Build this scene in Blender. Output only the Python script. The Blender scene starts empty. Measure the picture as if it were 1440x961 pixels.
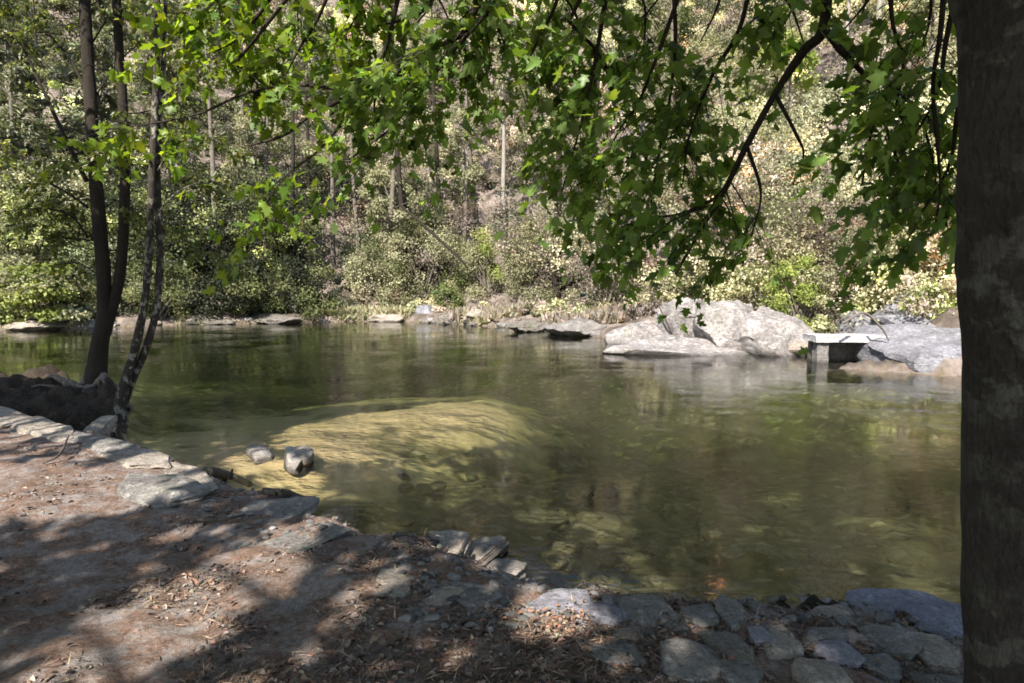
import bpy, math, random
import numpy as np
from mathutils import Vector

SEED = 11
rng = np.random.default_rng(SEED)
random.seed(SEED)
scene = bpy.context.scene
COL = scene.collection

# ------------------------------------------------------------------ camera maths
F = 960.0
CAM = np.array([0.0, 0.0, 2.3])
PITCH = math.radians(5.4)
FWD = np.array([0, math.cos(PITCH), -math.sin(PITCH)])
UPV = np.array([0, math.sin(PITCH), math.cos(PITCH)])
RGT = np.array([1.0, 0, 0])


def ray(px, py):
    return RGT * ((px - 720) / F) + UPV * ((480.5 - py) / F) + FWD


def at(px, py, z=0.0):
    d = ray(px, py)
    return CAM + d * ((z - CAM[2]) / d[2])


def atY(px, py, Y):
    d = ray(px, py)
    return CAM + d * (Y / d[1])


def project(p):
    q = np.asarray(p, float) - CAM
    w = q @ FWD
    w = np.where(np.abs(w) < 1e-6, 1e-6, w)
    return 720 + F * (q @ RGT) / w, 480.5 - F * (q @ UPV) / w, w


# ------------------------------------------------------------------ sun
SUN_EL = math.radians(42)
hx, hy = 0.33, 0.944
SUN_D = np.array([hx * math.cos(SUN_EL), hy * math.cos(SUN_EL), -math.sin(SUN_EL)])


# ------------------------------------------------------------------ noise
def _hash(i, j, k, s):
    h = (i * 374761393 + j * 668265263 + k * 2147483647 + s * 1274126177) & 0xFFFFFFFF
    h = ((h ^ (h >> 13)) * 1274126177) & 0xFFFFFFFF
    h = ((h ^ (h >> 16)) * 2246822519) & 0xFFFFFFFF
    return ((h ^ (h >> 15)) & 0xFFFFFF) / float(0xFFFFFF)


def vnoise(p, s=0):
    p = np.asarray(p, float)
    if p.shape[-1] == 2:
        p = np.concatenate([p, np.zeros(p.shape[:-1] + (1,))], -1)
    i = np.floor(p).astype(np.int64)
    f = p - i
    f = f * f * (3 - 2 * f)
    out = 0
    for a in (0, 1):
        for b in (0, 1):
            for c in (0, 1):
                w = (f[..., 0] if a else 1 - f[..., 0]) * (f[..., 1] if b else 1 - f[..., 1]) * (f[..., 2] if c else 1 - f[..., 2])
                out = out + w * _hash(i[..., 0] + a, i[..., 1] + b, i[..., 2] + c, s)
    return out * 2 - 1


def fbm(p, s=0, o=4, g=0.5):
    p = np.asarray(p, float)
    t, a = 0, 1.0
    for k in range(o):
        t = t + a * vnoise(p * (2 ** k) + 17.3 * k, s + k)
        a *= g
    return t


def sm(x, a=0.0, b=1.0):
    t = np.clip((x - a) / (b - a), 0, 1)
    return t * t * (3 - 2 * t)


# ------------------------------------------------------------------ object helpers
def link(name, mesh, parent=None):
    o = bpy.data.objects.new(name, mesh)
    COL.objects.link(o)
    if parent is not None:
        o.parent = parent
    return o


def tag(o, label=None, cat=None, group=None, kind=None):
    if label: o['label'] = label
    if cat: o['category'] = cat
    if group: o['group'] = group
    if kind: o['kind'] = kind
    return o


def thing(name, label, cat, loc=(0, 0, 0), group=None):
    o = bpy.data.objects.new(name, None)
    o.empty_display_size = 0.2
    COL.objects.link(o)
    o.location = [float(v) for v in loc]
    return tag(o, label, cat, group)


class MB:
    """collects polygons, links them as ONE mesh object"""

    def __init__(self):
        self.v, self.f, self.c, self.n = [], {}, [], 0

    def add(self, v, f, col=None):
        v = np.asarray(v, float).reshape(-1, 3)
        f = np.asarray(f, int)
        self.v.append(v)
        self.f.setdefault(f.shape[1], []).append(f + self.n)
        if col is None:
            col = (0.5, 0.5, 0.5)
        col = np.asarray(col, float)
        if col.ndim == 1:
            col = np.tile(col, (len(v), 1))
        self.c.append(col)
        self.n += len(v)

    def build(self, name, mat, parent=None, smooth=True, sharp=None):
        loc = np.array(parent.location) if parent is not None else np.zeros(3)
        p = parent.parent if parent is not None else None
        if p is not None:
            loc = loc + np.array(p.location)
        V = np.concatenate(self.v) - loc
        C = np.concatenate(self.c)
        me = bpy.data.meshes.new(name)
        me.vertices.add(len(V))
        me.vertices.foreach_set('co', V.astype(np.float32).ravel())
        loops, starts, tot = [], [], 0
        for k, fl in self.f.items():
            a = np.concatenate(fl)
            loops.append(a.ravel())
            starts.append(tot + np.arange(len(a)) * k)
            tot += a.size
        L = np.concatenate(loops).astype(np.int32)
        S = np.concatenate(starts).astype(np.int32)
        me.loops.add(len(L))
        me.loops.foreach_set('vertex_index', L)
        me.polygons.add(len(S))
        me.polygons.foreach_set('loop_start', S)
        me.update(calc_edges=True)
        me.validate()
        ca = me.color_attributes.new('Col', 'FLOAT_COLOR', 'POINT')
        ca.data.foreach_set('color', np.concatenate([C, np.ones((len(C), 1))], 1).astype(np.float32).ravel())
        me.polygons.foreach_set('use_smooth', np.full(len(S), smooth))
        if sharp is not None:
            me.set_sharp_from_angle(angle=sharp)
        me.materials.append(mat)
        return link(name, me, parent)


def resample(P, n):
    P = np.asarray(P, float)
    if len(P) < 3:
        t = np.linspace(0, 1, n)[:, None]
        return P[0] * (1 - t) + P[-1] * t
    Q = np.vstack([2 * P[0] - P[1], P, 2 * P[-1] - P[-2]])
    out = []
    for u in np.linspace(0, len(P) - 1 - 1e-9, n):
        i = int(u); t = u - i
        a, b, c, d = Q[i], Q[i + 1], Q[i + 2], Q[i + 3]
        out.append(0.5 * ((2 * b) + (-a + c) * t + (2 * a - 5 * b + 4 * c - d) * t * t + (-a + 3 * b - 3 * c + d) * t ** 3))
    return np.array(out)


def tube(mb, P, R, n=8, seg=None, rough=0.0, col=None, seed=0, lobes=0.0):
    """tapered limb along P with radii R"""
    seg = seg or max(4, len(P) * 4)
    m = len(P)
    C = resample(P, seg)
    r = np.interp(np.linspace(0, m - 1, seg), np.arange(m), np.asarray(R, float) if np.ndim(R) else np.full(m, R))
    T = np.gradient(C, axis=0)
    T /= np.linalg.norm(T, axis=1)[:, None] + 1e-9
    ref = np.array([1.0, 0, 0]) if abs(T[0][0]) < 0.8 else np.array([0, 1.0, 0])
    U = ref - T * (T @ ref)[:, None]
    U /= np.linalg.norm(U, axis=1)[:, None] + 1e-9
    W = np.cross(T, U)
    a = np.linspace(0, 2 * math.pi, n, endpoint=False)
    ring = np.cos(a)[None, :, None] * U[:, None] + np.sin(a)[None, :, None] * W[:, None]
    rad = np.repeat(r[:, None], n, 1)
    if rough:
        q = C[:, None] + ring * r[:, None, None]
        rad = rad * (1 + rough * fbm(q * 4.0, seed, 3)) + rough * 0.25 * r[:, None] * fbm(q * np.array([18, 18, 5.0]), seed + 9, 2)
    V = C[:, None] + ring * rad[:, :, None]
    i = np.arange(seg - 1)[:, None] * n
    j = np.arange(n)[None]
    k = (j + 1) % n
    Fq = np.stack([i + j, i + k, i + n + k, i + n + j], -1).reshape(-1, 4)
    mb.add(V.reshape(-1, 3), Fq, col)
    # cap at both ends
    for e, rev in ((0, True), (seg - 1, False)):
        idx = e * n + np.arange(n)
        vv = np.vstack([V[e], C[e][None]])
        ff = np.array([[q, (q + 1) % n, n] if not rev else [(q + 1) % n, q, n] for q in range(n)])
        mb.add(vv, ff, col)


# ------------------------------------------------------------------ leaves
_half = [(-0.06, 0.10), (0.02, 0.36), (0.16, 0.22), (0.50, 0.50), (0.55, 0.20), (0.74, 0.22)]
_pts = [(0, 0)] + [(a, b) for a, b in _half] + [(1.0, 0.0)] + [(a, -b) for a, b in reversed(_half)]
MAPLE_V = np.array([(a, b, -0.10 * a * a + 0.22 * abs(b)) for a, b in _pts] + [(0.30, 0, 0.0)])
_n = len(_pts)
MAPLE_F = np.array([(i, (i + 1) % _n, _n) for i in range(_n)])
OVAL_V = np.array([(0, 0, 0), (0.3, 0.27, 0.07), (0.7, 0.24, 0.04), (1, 0, -0.08), (0.7, -0.24, 0.04), (0.3, -0.27, 0.07)])
OVAL_F = np.array([(0, 1, 2, 3), (0, 3, 4, 5)])
DIA_V = np.array([(0, 0, 0), (0.45, 0.32, 0.05), (1, 0, -0.08), (0.45, -0.32, 0.05)])
DIA_F = np.array([(0, 1, 2, 3)])
BLADE_V = np.array([(0, 0, 0), (0.4, 0.09, 0.0), (1, 0, -0.12), (0.4, -0.09, 0.0)])


def leaves(mb, P, A, N, S, cols, tv=DIA_V, tf=DIA_F):
    """leaf templates at P, long axis A, normal N, size S, one colour each"""
    m = len(P)
    if m == 0:
        return
    A = A / (np.linalg.norm(A, axis=1)[:, None] + 1e-9)
    N = N - A * np.sum(A * N, 1)[:, None]
    N = N / (np.linalg.norm(N, axis=1)[:, None] + 1e-9)
    B = np.cross(N, A)
    S = np.broadcast_to(S, (m,))
    k = len(tv)
    V = P[:, None] + S[:, None, None] * (tv[None, :, 0:1] * A[:, None] + tv[None, :, 1:2] * B[:, None] + tv[None, :, 2:3] * N[:, None])
    Fq = (tf[None] + (np.arange(m) * k)[:, None, None]).reshape(-1, tf.shape[1])
    mb.add(V.reshape(-1, 3), Fq, np.repeat(cols, k, 0))


def rdir(n, up=0.0):
    d = rng.normal(size=(n, 3))
    d /= np.linalg.norm(d, axis=1)[:, None]
    d[:, 2] += up
    return d / (np.linalg.norm(d, axis=1)[:, None] + 1e-9)


def pick(pal, n, var=0.18):
    pal = np.asarray(pal, float)
    c = pal[rng.integers(0, len(pal), n)]
    return np.clip(c * (1 + var * rng.normal(size=(n, 1))) * (1 + 0.05 * rng.normal(size=(n, 3))), 0.004, 0.9)


def clump(mb, c, r, n, size, pal, flat=0.8, up=0.5, tv=DIA_V, tf=DIA_F, shell=0.5, tint=None):
    """an uneven tuft of n leaves about c"""
    d = rdir(n)
    rad = (rng.random(n) ** shell) * (0.75 + 0.45 * vnoise(d * 2.3 + c, 5))
    P = c + d * rad[:, None] * np.array([r, r, r * flat])
    cols = pick(pal, n, .1) * .55 + .45 * np.asarray(pal, float)[rng.integers(0, len(pal))]
    if tint is not None:
        cols = cols * tint
    A = rdir(n) * 0.8 + d * 0.7
    A[:, 2] -= 0.15
    leaves(mb, P, A, rdir(n, up) * .5 + 0.9 * d, size * rng.uniform(0.6, 1.35, n), cols, tv, tf)


# ------------------------------------------------------------------ materials
def newmat(name):
    m = bpy.data.materials.new(name)
    m.use_nodes = True
    nt = m.node_tree
    for n in list(nt.nodes):
        nt.nodes.remove(n)
    out = nt.nodes.new('ShaderNodeOutputMaterial')

    class N:
        pass
    w = N()
    w.m, w.nt, w.out = m, nt, out

    def node(t, **kw):
        n = nt.nodes.new('ShaderNode' + t)
        for k, v in kw.items():
            if k in n.inputs.keys():
                n.inputs[k].default_value = v
            else:
                setattr(n, k, v)
        return n
    w.node = node
    w.link = lambda a, b: nt.links.new(a, b)

    def noise(scale, detail=4, rough=0.55, vec=None, stretch=None):
        co = node('TexCoord').outputs['Object'] if vec is None else vec
        if stretch:
            mp = node('Mapping'); mp.inputs['Scale'].default_value = stretch
            w.link(co, mp.inputs['Vector']); co = mp.outputs[0]
        n = node('TexNoise', Scale=scale, Detail=detail, Roughness=rough)
        w.link(co, n.inputs['Vector'])
        return n.outputs['Fac']
    w.noise = noise

    def ramp(fac, stops, interp='LINEAR'):
        r = node('ValToRGB')
        r.color_ramp.interpolation = interp
        e = r.color_ramp.elements
        while len(e) > 1:
            e.remove(e[-1])
        for i, (p, c) in enumerate(stops):
            el = e[0] if i == 0 else e.new(p)
            el.position = p
            el.color = (c[0], c[1], c[2], 1) if np.ndim(c) else (c, c, c, 1)
        w.link(fac, r.inputs['Fac'])
        return r.outputs['Color']
    w.ramp = ramp

    def mix(fac, a, b, mode='MIX'):
        n = node('Mix', data_type='RGBA', blend_type=mode)
        for s, val in ((n.inputs[0], fac), (n.inputs[6], a), (n.inputs[7], b)):
            if hasattr(val, 'links'):
                w.link(val, s)
            elif np.ndim(val):
                s.default_value = (val[0], val[1], val[2], 1)
            else:
                s.default_value = val
        return n.outputs[2]
    w.mix = mix

    def bump(h, strength=0.5, dist=0.02, normal=None):
        b = node('Bump', Strength=strength, Distance=dist)
        w.link(h, b.inputs['Height'])
        if normal is not None:
            w.link(normal, b.inputs['Normal'])
        return b.outputs['Normal']
    w.bump = bump

    def math_(op, a, b=None):
        n = node('Math', operation=op)
        for s, val in ((n.inputs[0], a), (n.inputs[1], b)):
            if val is None: continue
            if hasattr(val, 'links'): w.link(val, s)
            else: s.default_value = val
        return n.outputs[0]
    w.math = math_
    return w


def leaf_mat(name, trans=0.4, rough=0.45, spec=0.35, tcol=(1.25, 1.35, 0.6)):
    w = newmat(name)
    at_ = w.node('Attribute', attribute_name='Col').outputs['Color']
    bs = w.node('BsdfPrincipled', Roughness=rough)
    bs.inputs['Specular IOR Level'].default_value = spec
    w.link(at_, bs.inputs['Base Color'])
    tr = w.node('BsdfTranslucent')
    w.link(w.mix(1.0, at_, tcol, 'MULTIPLY'), tr.inputs['Color'])
    mx = w.node('MixShader', Fac=trans)
    w.link(bs.outputs[0], mx.inputs[1]); w.link(tr.outputs[0], mx.inputs[2])
    w.link(mx.outputs[0], w.out.inputs['Surface'])
    return w.m


def rock_mat(name, c1, c2, c3, scale=3.0, rough=0.85, moss=0.0):
    w = newmat(name)
    n1 = w.noise(scale, 6, 0.6)
    n2 = w.noise(scale * 7, 5, 0.65)
    col = w.ramp(n1, [(0.3, c1), (0.52, c2), (0.7, c3)])
    col = w.mix(w.ramp(n2, [(0.42, 0.0), (0.68, 0.7)]), col, [v * 0.45 for v in c1])
    n3 = w.noise(scale * 2.1, 4, 0.7, stretch=(1.3, 1.0, 4.0))
    col = w.mix(w.ramp(n3, [(0.55, 0.0), (0.66, 0.5)]), col, [min(0.75, v * 1.5) for v in c3])
    if moss:
        n4 = w.noise(scale * 1.4, 5, 0.6)
        col = w.mix(w.ramp(n4, [(0.56, 0.0), (0.64, moss)]), col, (0.07, 0.085, 0.03))
    bs = w.node('BsdfPrincipled', Roughness=rough)
    bs.inputs['Specular IOR Level'].default_value = 0.3
    w.link(col, bs.inputs['Base Color'])
    gp = w.node('SeparateXYZ'); w.link(w.node('NewGeometry').outputs['Position'], gp.inputs[0])
    wet = w.math('ADD', gp.outputs['Z'], w.math('MULTIPLY', n2, .10))
    col = w.mix(1.0, col, w.ramp(wet, [(0.06, 0.42), (0.17, 1.0)]), 'MULTIPLY')
    n9 = w.noise(scale * 26, 4, 0.7)
    col = w.mix(1.0, col, w.ramp(n9, [(0.3, 0.62), (0.7, 1.3)]), 'MULTIPLY')
    w.link(col, bs.inputs['Base Color'])
    nm = w.bump(n2, 0.8, 0.03)
    nm = w.bump(n9, 0.6, 0.008, nm)
    nm = w.bump(w.noise(scale * 3, 4, 0.6, stretch=(1, 1, 6)), 0.5, 0.03, nm)
    w.link(nm, bs.inputs['Normal'])
    w.link(bs.outputs[0], w.out.inputs['Surface'])
    return w.m


def bark_mat(name, c1, c2, patch=None, pscale=6.0, lo=0.56, hi=0.62, stretch=(1, 1, 0.22), pst=(1, 1, 1.6), amount=0.85, ridge=26.0):
    w = newmat(name)
    n1 = w.noise(22, 5, 0.65, stretch=stretch)
    n2 = w.noise(3, 4, 0.6)
    col = w.mix(n1, c1, c2)
    col = w.mix(w.ramp(n2, [(0.4, 0.0), (0.7, 0.5)]), col, [v * 0.55 for v in c1])
    if patch is not None:
        n3 = w.noise(pscale, 5, 0.62, stretch=pst)
        n4 = w.noise(1.3, 2, 0.5)
        f = w.math('MULTIPLY', w.ramp(n3, [(lo, 0.0), (hi, amount)]), w.ramp(n4, [(0.36, 0.15), (0.56, 1.0)]))
        col = w.mix(f, col, patch)
    vo = w.node('TexVoronoi', Scale=ridge, feature='DISTANCE_TO_EDGE')
    tc = w.node('TexCoord').outputs['Object']
    nzz = w.node('TexNoise', Scale=ridge * .7, Detail=4.0); w.link(tc, nzz.inputs['Vector'])
    dm = w.node('MixRGB'); dm.inputs[0].default_value = 0.025; w.link(tc, dm.inputs[1]); w.link(nzz.outputs['Color'], dm.inputs[2])
    mp = w.node('Mapping'); mp.inputs['Scale'].default_value = (1, 1, .28); w.link(dm.outputs[0], mp.inputs['Vector']); w.link(mp.outputs[0], vo.inputs['Vector'])
    crack = w.ramp(vo.outputs['Distance'], [(0.0, 0.0), (0.12, 0.8), (0.4, 1.0)])
    grain = w.noise(70, 4, 0.7, stretch=(1, 1, .5))
    col = w.mix(1.0, col, w.ramp(crack, [(0.0, 0.82), (1.0, 1.03)]), 'MULTIPLY')
    col = w.mix(1.0, col, w.ramp(grain, [(0.3, 0.6), (0.7, 1.35)]), 'MULTIPLY')
    bs = w.node('BsdfPrincipled', Roughness=0.9)
    bs.inputs['Specular IOR Level'].default_value = 0.2
    w.link(col, bs.inputs['Base Color'])
    w.link(w.bump(crack, 0.25, 0.012, w.bump(grain, 0.7, 0.01, w.bump(n1, 0.8, 0.02))), bs.inputs['Normal'])
    w.link(bs.outputs[0], w.out.inputs['Surface'])
    return w.m


def attr_mat(name, rough=0.9):
    w = newmat(name)
    a = w.node('Attribute', attribute_name='Col').outputs['Color']
    a = w.mix(1.0, a, w.ramp(w.noise(30, 3), [(0.3, 0.6), (0.7, 1.25)]), 'MULTIPLY')
    bs = w.node('BsdfPrincipled', Roughness=rough)
    bs.inputs['Specular IOR Level'].default_value = 0.2
    w.link(a, bs.inputs['Base Color'])
    w.link(bs.outputs[0], w.out.inputs['Surface'])
    return w.m


M = {}
M['maple_leaf'] = leaf_mat('maple leaf', 0.55, 0.4, 0.35, (1.9, 1.7, 0.55))
M['far_leaf'] = leaf_mat('woodland leaf', 0.38, 0.55, 0.25, (1.25, 1.2, 0.8))
M['needle'] = leaf_mat('conifer needle', 0.2, 0.55, 0.3)
M['grass'] = leaf_mat('bank grass', 0.35, 0.6, 0.2)
M['lavender'] = rock_mat('lavender slate', (0.135, 0.13, 0.148), (0.205, 0.198, 0.228), (0.285, 0.275, 0.315), 2.5, moss=.15)
M['grey'] = rock_mat('grey schist', (0.105, 0.095, 0.09), (0.18, 0.168, 0.16), (0.27, 0.252, 0.24), 3.5, moss=0.3)
M['beige'] = rock_mat('beige stone', (0.18, 0.15, 0.125), (0.275, 0.24, 0.205), (0.37, 0.33, 0.285), 4)
M['pale'] = rock_mat('pale weathered stone', (0.24, 0.21, 0.185), (0.36, 0.325, 0.295), (0.46, 0.425, 0.39), 3)
M['farpale'] = rock_mat('bleached river rock', (0.125, 0.112, 0.106), (0.245, 0.225, 0.22), (0.36, 0.335, 0.325), 1.5, moss=.25)
M['farslate'] = rock_mat('blue grey ledge rock', (0.11, 0.108, 0.118), (0.185, 0.182, 0.2), (0.26, 0.255, 0.285), 1.6)
M['dark'] = rock_mat('dark mossy stone', (0.08, 0.07, 0.06), (0.15, 0.135, 0.12), (0.22, 0.2, 0.18), 4, moss=0.6)
M['bedstone'] = rock_mat('algae coated river stone', (0.17, 0.15, 0.09), (0.28, 0.25, 0.155), (0.38, 0.34, 0.22), 5)
M['bedpale'] = rock_mat('yellow river stone', (0.27, 0.22, 0.125), (0.40, 0.335, 0.20), (0.50, 0.43, 0.27), 5)
M['maple_bark'] = bark_mat('maple bark', (0.022, 0.019, 0.016), (0.062, 0.055, 0.047), (0.10, 0.096, 0.082), 6, 0.51, 0.57, amount=0.75, stretch=(1, 1, 0.7), pst=(1, 1, 1.7), ridge=34.0)
M['bough_bark'] = bark_mat('bough bark', (0.02, 0.016, 0.013), (0.045, 0.037, 0.03))
M['dark_bark'] = bark_mat('dark furrowed bark', (0.017, 0.014, 0.011), (0.042, 0.034, 0.026))
M['mottled_bark'] = bark_mat('mottled lichen bark', (0.025, 0.021, 0.017), (0.06, 0.05, 0.042), (0.30, 0.28, 0.24), 11, 0.52, 0.59, pst=(1, 1, 0.7))
M['far_bark'] = bark_mat('grey woodland bark', (0.10, 0.085, 0.07), (0.2, 0.175, 0.15))
M['pale_bark'] = bark_mat('pale woodland bark', (0.21, 0.185, 0.165), (0.34, 0.315, 0.29))
M['drift'] = bark_mat('weathered driftwood', (0.05, 0.04, 0.035), (0.12, 0.1, 0.085))
M['litter'] = attr_mat('dry leaf litter')
M['concrete'] = rock_mat('weathered concrete', (0.34, 0.33, 0.33), (0.44, 0.43, 0.43), (0.52, 0.51, 0.51), 2.5)

# ------------------------------------------------------------------ terrain
NEAR = [(-900, 500, 0, .50, .6), (-300, 512, 0, .50, .6), (0, 530, .10, .45, .5), (90, 526, .12, .5, .5), (165, 556, .05, .42, .4),
        (184, 585, 0, .35, .3), (180, 606, .12, .38, .2), (220, 630, .36, .40, .14), (300, 662, .34, .37, .14), (350, 686, .28, .31, .16),
        (425, 700, .14, .26, .25), (470, 736, .12, .3, .5), (512, 752, .04, .36, .7), (560, 775, .03, .42, .8), (600, 768, .02, .44, 1.0),
        (645, 752, .02, .44, 1.3), (700, 790, .03, .45, 1.2), (785, 826, .03, .46, 1.0), (835, 842, .03, .46, 1.1), (1000, 841, .03, .46, 1.3),
        (1220, 845, .03, .46, 1.3), (1360, 842, .03, .46, 1.2), (1800, 832, 0, .5, 1.2), (3300, 800, 0, .5, 1.2)]
FAR = [(-900, 470), (-300, 469), (0, 466), (120, 462), (250, 457), (420, 454), (560, 452), (700, 460), (830, 472), (950, 489), (1110, 497),
       (1200, 522), (1355, 531), (1500, 536), (2600, 565)]
near_xy = np.array([at(a, b, c)[:2] for a, b, c, d, e in NEAR])
near_par = np.array([(d, e) for a, b, c, d, e in NEAR])
far_xy = np.array([at(a, b, 0)[:2] for a, b in FAR])
near_poly = np.vstack([near_xy, [(90, near_xy[-1, 1] - 3), (90, -150), (-150, -150), (-150, near_xy[0, 1] - 4)]])
far_poly = np.vstack([far_xy, [(120, 10), (200, 200), (-200, 260), (-200, 30)]])


def seg_dist(P, L, par=None):
    best = np.full(len(P), 1e9)
    bp = np.zeros((len(P), par.shape[1])) if par is not None else None
    for i in range(len(L) - 1):
        a, b = L[i], L[i + 1]
        ab = b - a
        t = np.clip(((P - a) @ ab) / (ab @ ab + 1e-12), 0, 1)
        d = np.linalg.norm(P - a - t[:, None] * ab, axis=1)
        k = d < best
        best[k] = d[k]
        if par is not None:
            bp[k] = (par[i] * (1 - t[k][:, None]) + par[i + 1] * t[k][:, None])
    return (best, bp) if par is not None else best


def inside(P, poly):
    x, y = P[:, 0], P[:, 1]
    c = np.zeros(len(P), bool)
    j = len(poly) - 1
    for i in range(len(poly)):
        xi, yi = poly[i]; xj, yj = poly[j]
        k = ((yi > y) != (yj > y)) & (x < (xj - xi) * (y - yi) / (yj - yi + 1e-12) + xi)
        c ^= k
        j = i
    return c


BAR = [(300, 648, 0.0, 0.6), (345, 638, 0.0, .75), (400, 638, -0.02, .8), (440, 630, -0.06, .8), (490, 612, -0.09, .9), (560, 598, -0.11, 1.1), (620, 587, -.13, 1.25), (680, 576, -.16, 1.35), (740, 568, -0.22, 1.3), (800, 568, -0.42, 1.0)]
bar_xy = np.array([at(a, b, min(c, 0))[:2] for a, b, c, d in BAR])
bar_par = np.concatenate([np.array([(c, d) for a, b, c, d in BAR]), bar_xy], 1)
DOCK = at(1195, 506, 0)[:2]
MOUND = at(88, 541, 0.5)[:2]
LEDGE = (at(-60, 560, .42)[:2], at(203, 629, .38)[:2])


def terrain(P):
    P = np.asarray(P, float).reshape(-1, 2)
    n1 = fbm(P * 0.9, 3, 4)
    n2 = fbm(P * 4.0, 8, 4)
    wob = 0.10 * fbm(P * 1.6, 21, 3) + 0.05 * n2
    dn, par = seg_dist(P, near_xy, par=near_par)
    dn = np.where(inside(P, near_poly), dn, -dn) + wob * sm(np.abs(par[:, 1]), 0.15, 0.6)
    df = seg_dist(P, far_xy)
    df = np.where(inside(P, far_poly), df, -df) + wob * 3
    # near bank
    zn = np.where(dn > 0, par[:, 0] * sm(np.maximum(dn, 0) / par[:, 1]) ** 0.8 + 0.012 * np.maximum(dn, 0) + 0.03 * n1 * sm(dn, 0, .5) + 0.022 * n2 * sm(dn, 0, .3),
                  -0.12 * sm(-dn, 0, 0.2) - 0.15 * np.maximum(-dn, 0))
    # far bank
    up = np.maximum(df - 2.2, 0)
    zf = np.where(df > 0, 0.3 * sm(df, 0, 0.7) + 0.10 * np.minimum(df, 2.2) + 0.62 * up * up / (up + 2.0) + (0.5 * n1 + 0.12 * n2) * sm(df, 0.5, 5),
                  -0.12 * sm(-df, 0, 0.3) - 0.18 * np.maximum(-df, 0))
    bed = np.maximum(np.maximum(zn, zf), -2.1) + 0.06 * n1 + 0.03 * n2
    db, bp = seg_dist(P, bar_xy, par=bar_par)
    ds = np.sqrt(db ** 2 + .16) - .4
    farside = sm(P[:, 1] - bp[:, 3], -.3, .3)
    bar = bp[:, 0] - ds * ((.06 + .012 * ds) * farside + (.17 + .10 * ds) * (1 - farside)) - .30 * np.maximum(P[:, 0] - bar_xy[-3, 0], 0) + 0.03 * n1 + 0.012 * n2
    bed = np.maximum(bed, bar)
    z = np.where(dn > 0, np.maximum(zn, bar), np.where(df > 0, zf, np.minimum(bed, np.maximum(bar, -0.04))))
    la, lb = LEDGE
    lt = (lb - la) / np.linalg.norm(lb - la)
    s = (P - la) @ np.array([-lt[1], lt[0]])
    u = (P - la) @ lt
    k = sm(s + .04 * n1, 0.0, 0.14) * sm(u, -7.5, -5)
    md = np.linalg.norm((P - MOUND) * np.array([np.where(P[:, 0] < MOUND[0], .3, .7), np.ones(len(P))]).T, axis=1)
    zm = np.minimum(z, .14) + 0.27 * np.exp(-(md / 1.15) ** 4) + .12 * n1 + .15 * n2
    z = np.where(dn > 0, z * (1 - k) + k * np.where(dn > 0, zm * sm(dn, 0, .25), z), z)
    info = np.stack([dn, df, bar - z, n1, n2], 1)
    return z - .9 * np.exp(-(np.linalg.norm((P - DOCK) * np.array([.8, .6]), axis=1) / 1.05) ** 4) * (P[:, 1] > 12), info


def gz(x, y):
    return float(terrain([(x, y)])[0][0])


_T = np.exp(np.linspace(math.log(1.5), math.log(110), 260))


def gat(px, py):
    d = ray(px, py)
    t = _T
    for _ in range(2):
        Q = CAM + d * t[:, None]
        below = Q[:, 2] < terrain(Q[:, :2])[0]
        k = int(np.argmax(below)) if below.any() else len(t) - 1
        t = np.linspace(t[max(k - 1, 0)], t[k], 12)
    p = CAM + d * t[-1]
    return np.array([p[0], p[1], gz(p[0], p[1])])


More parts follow.
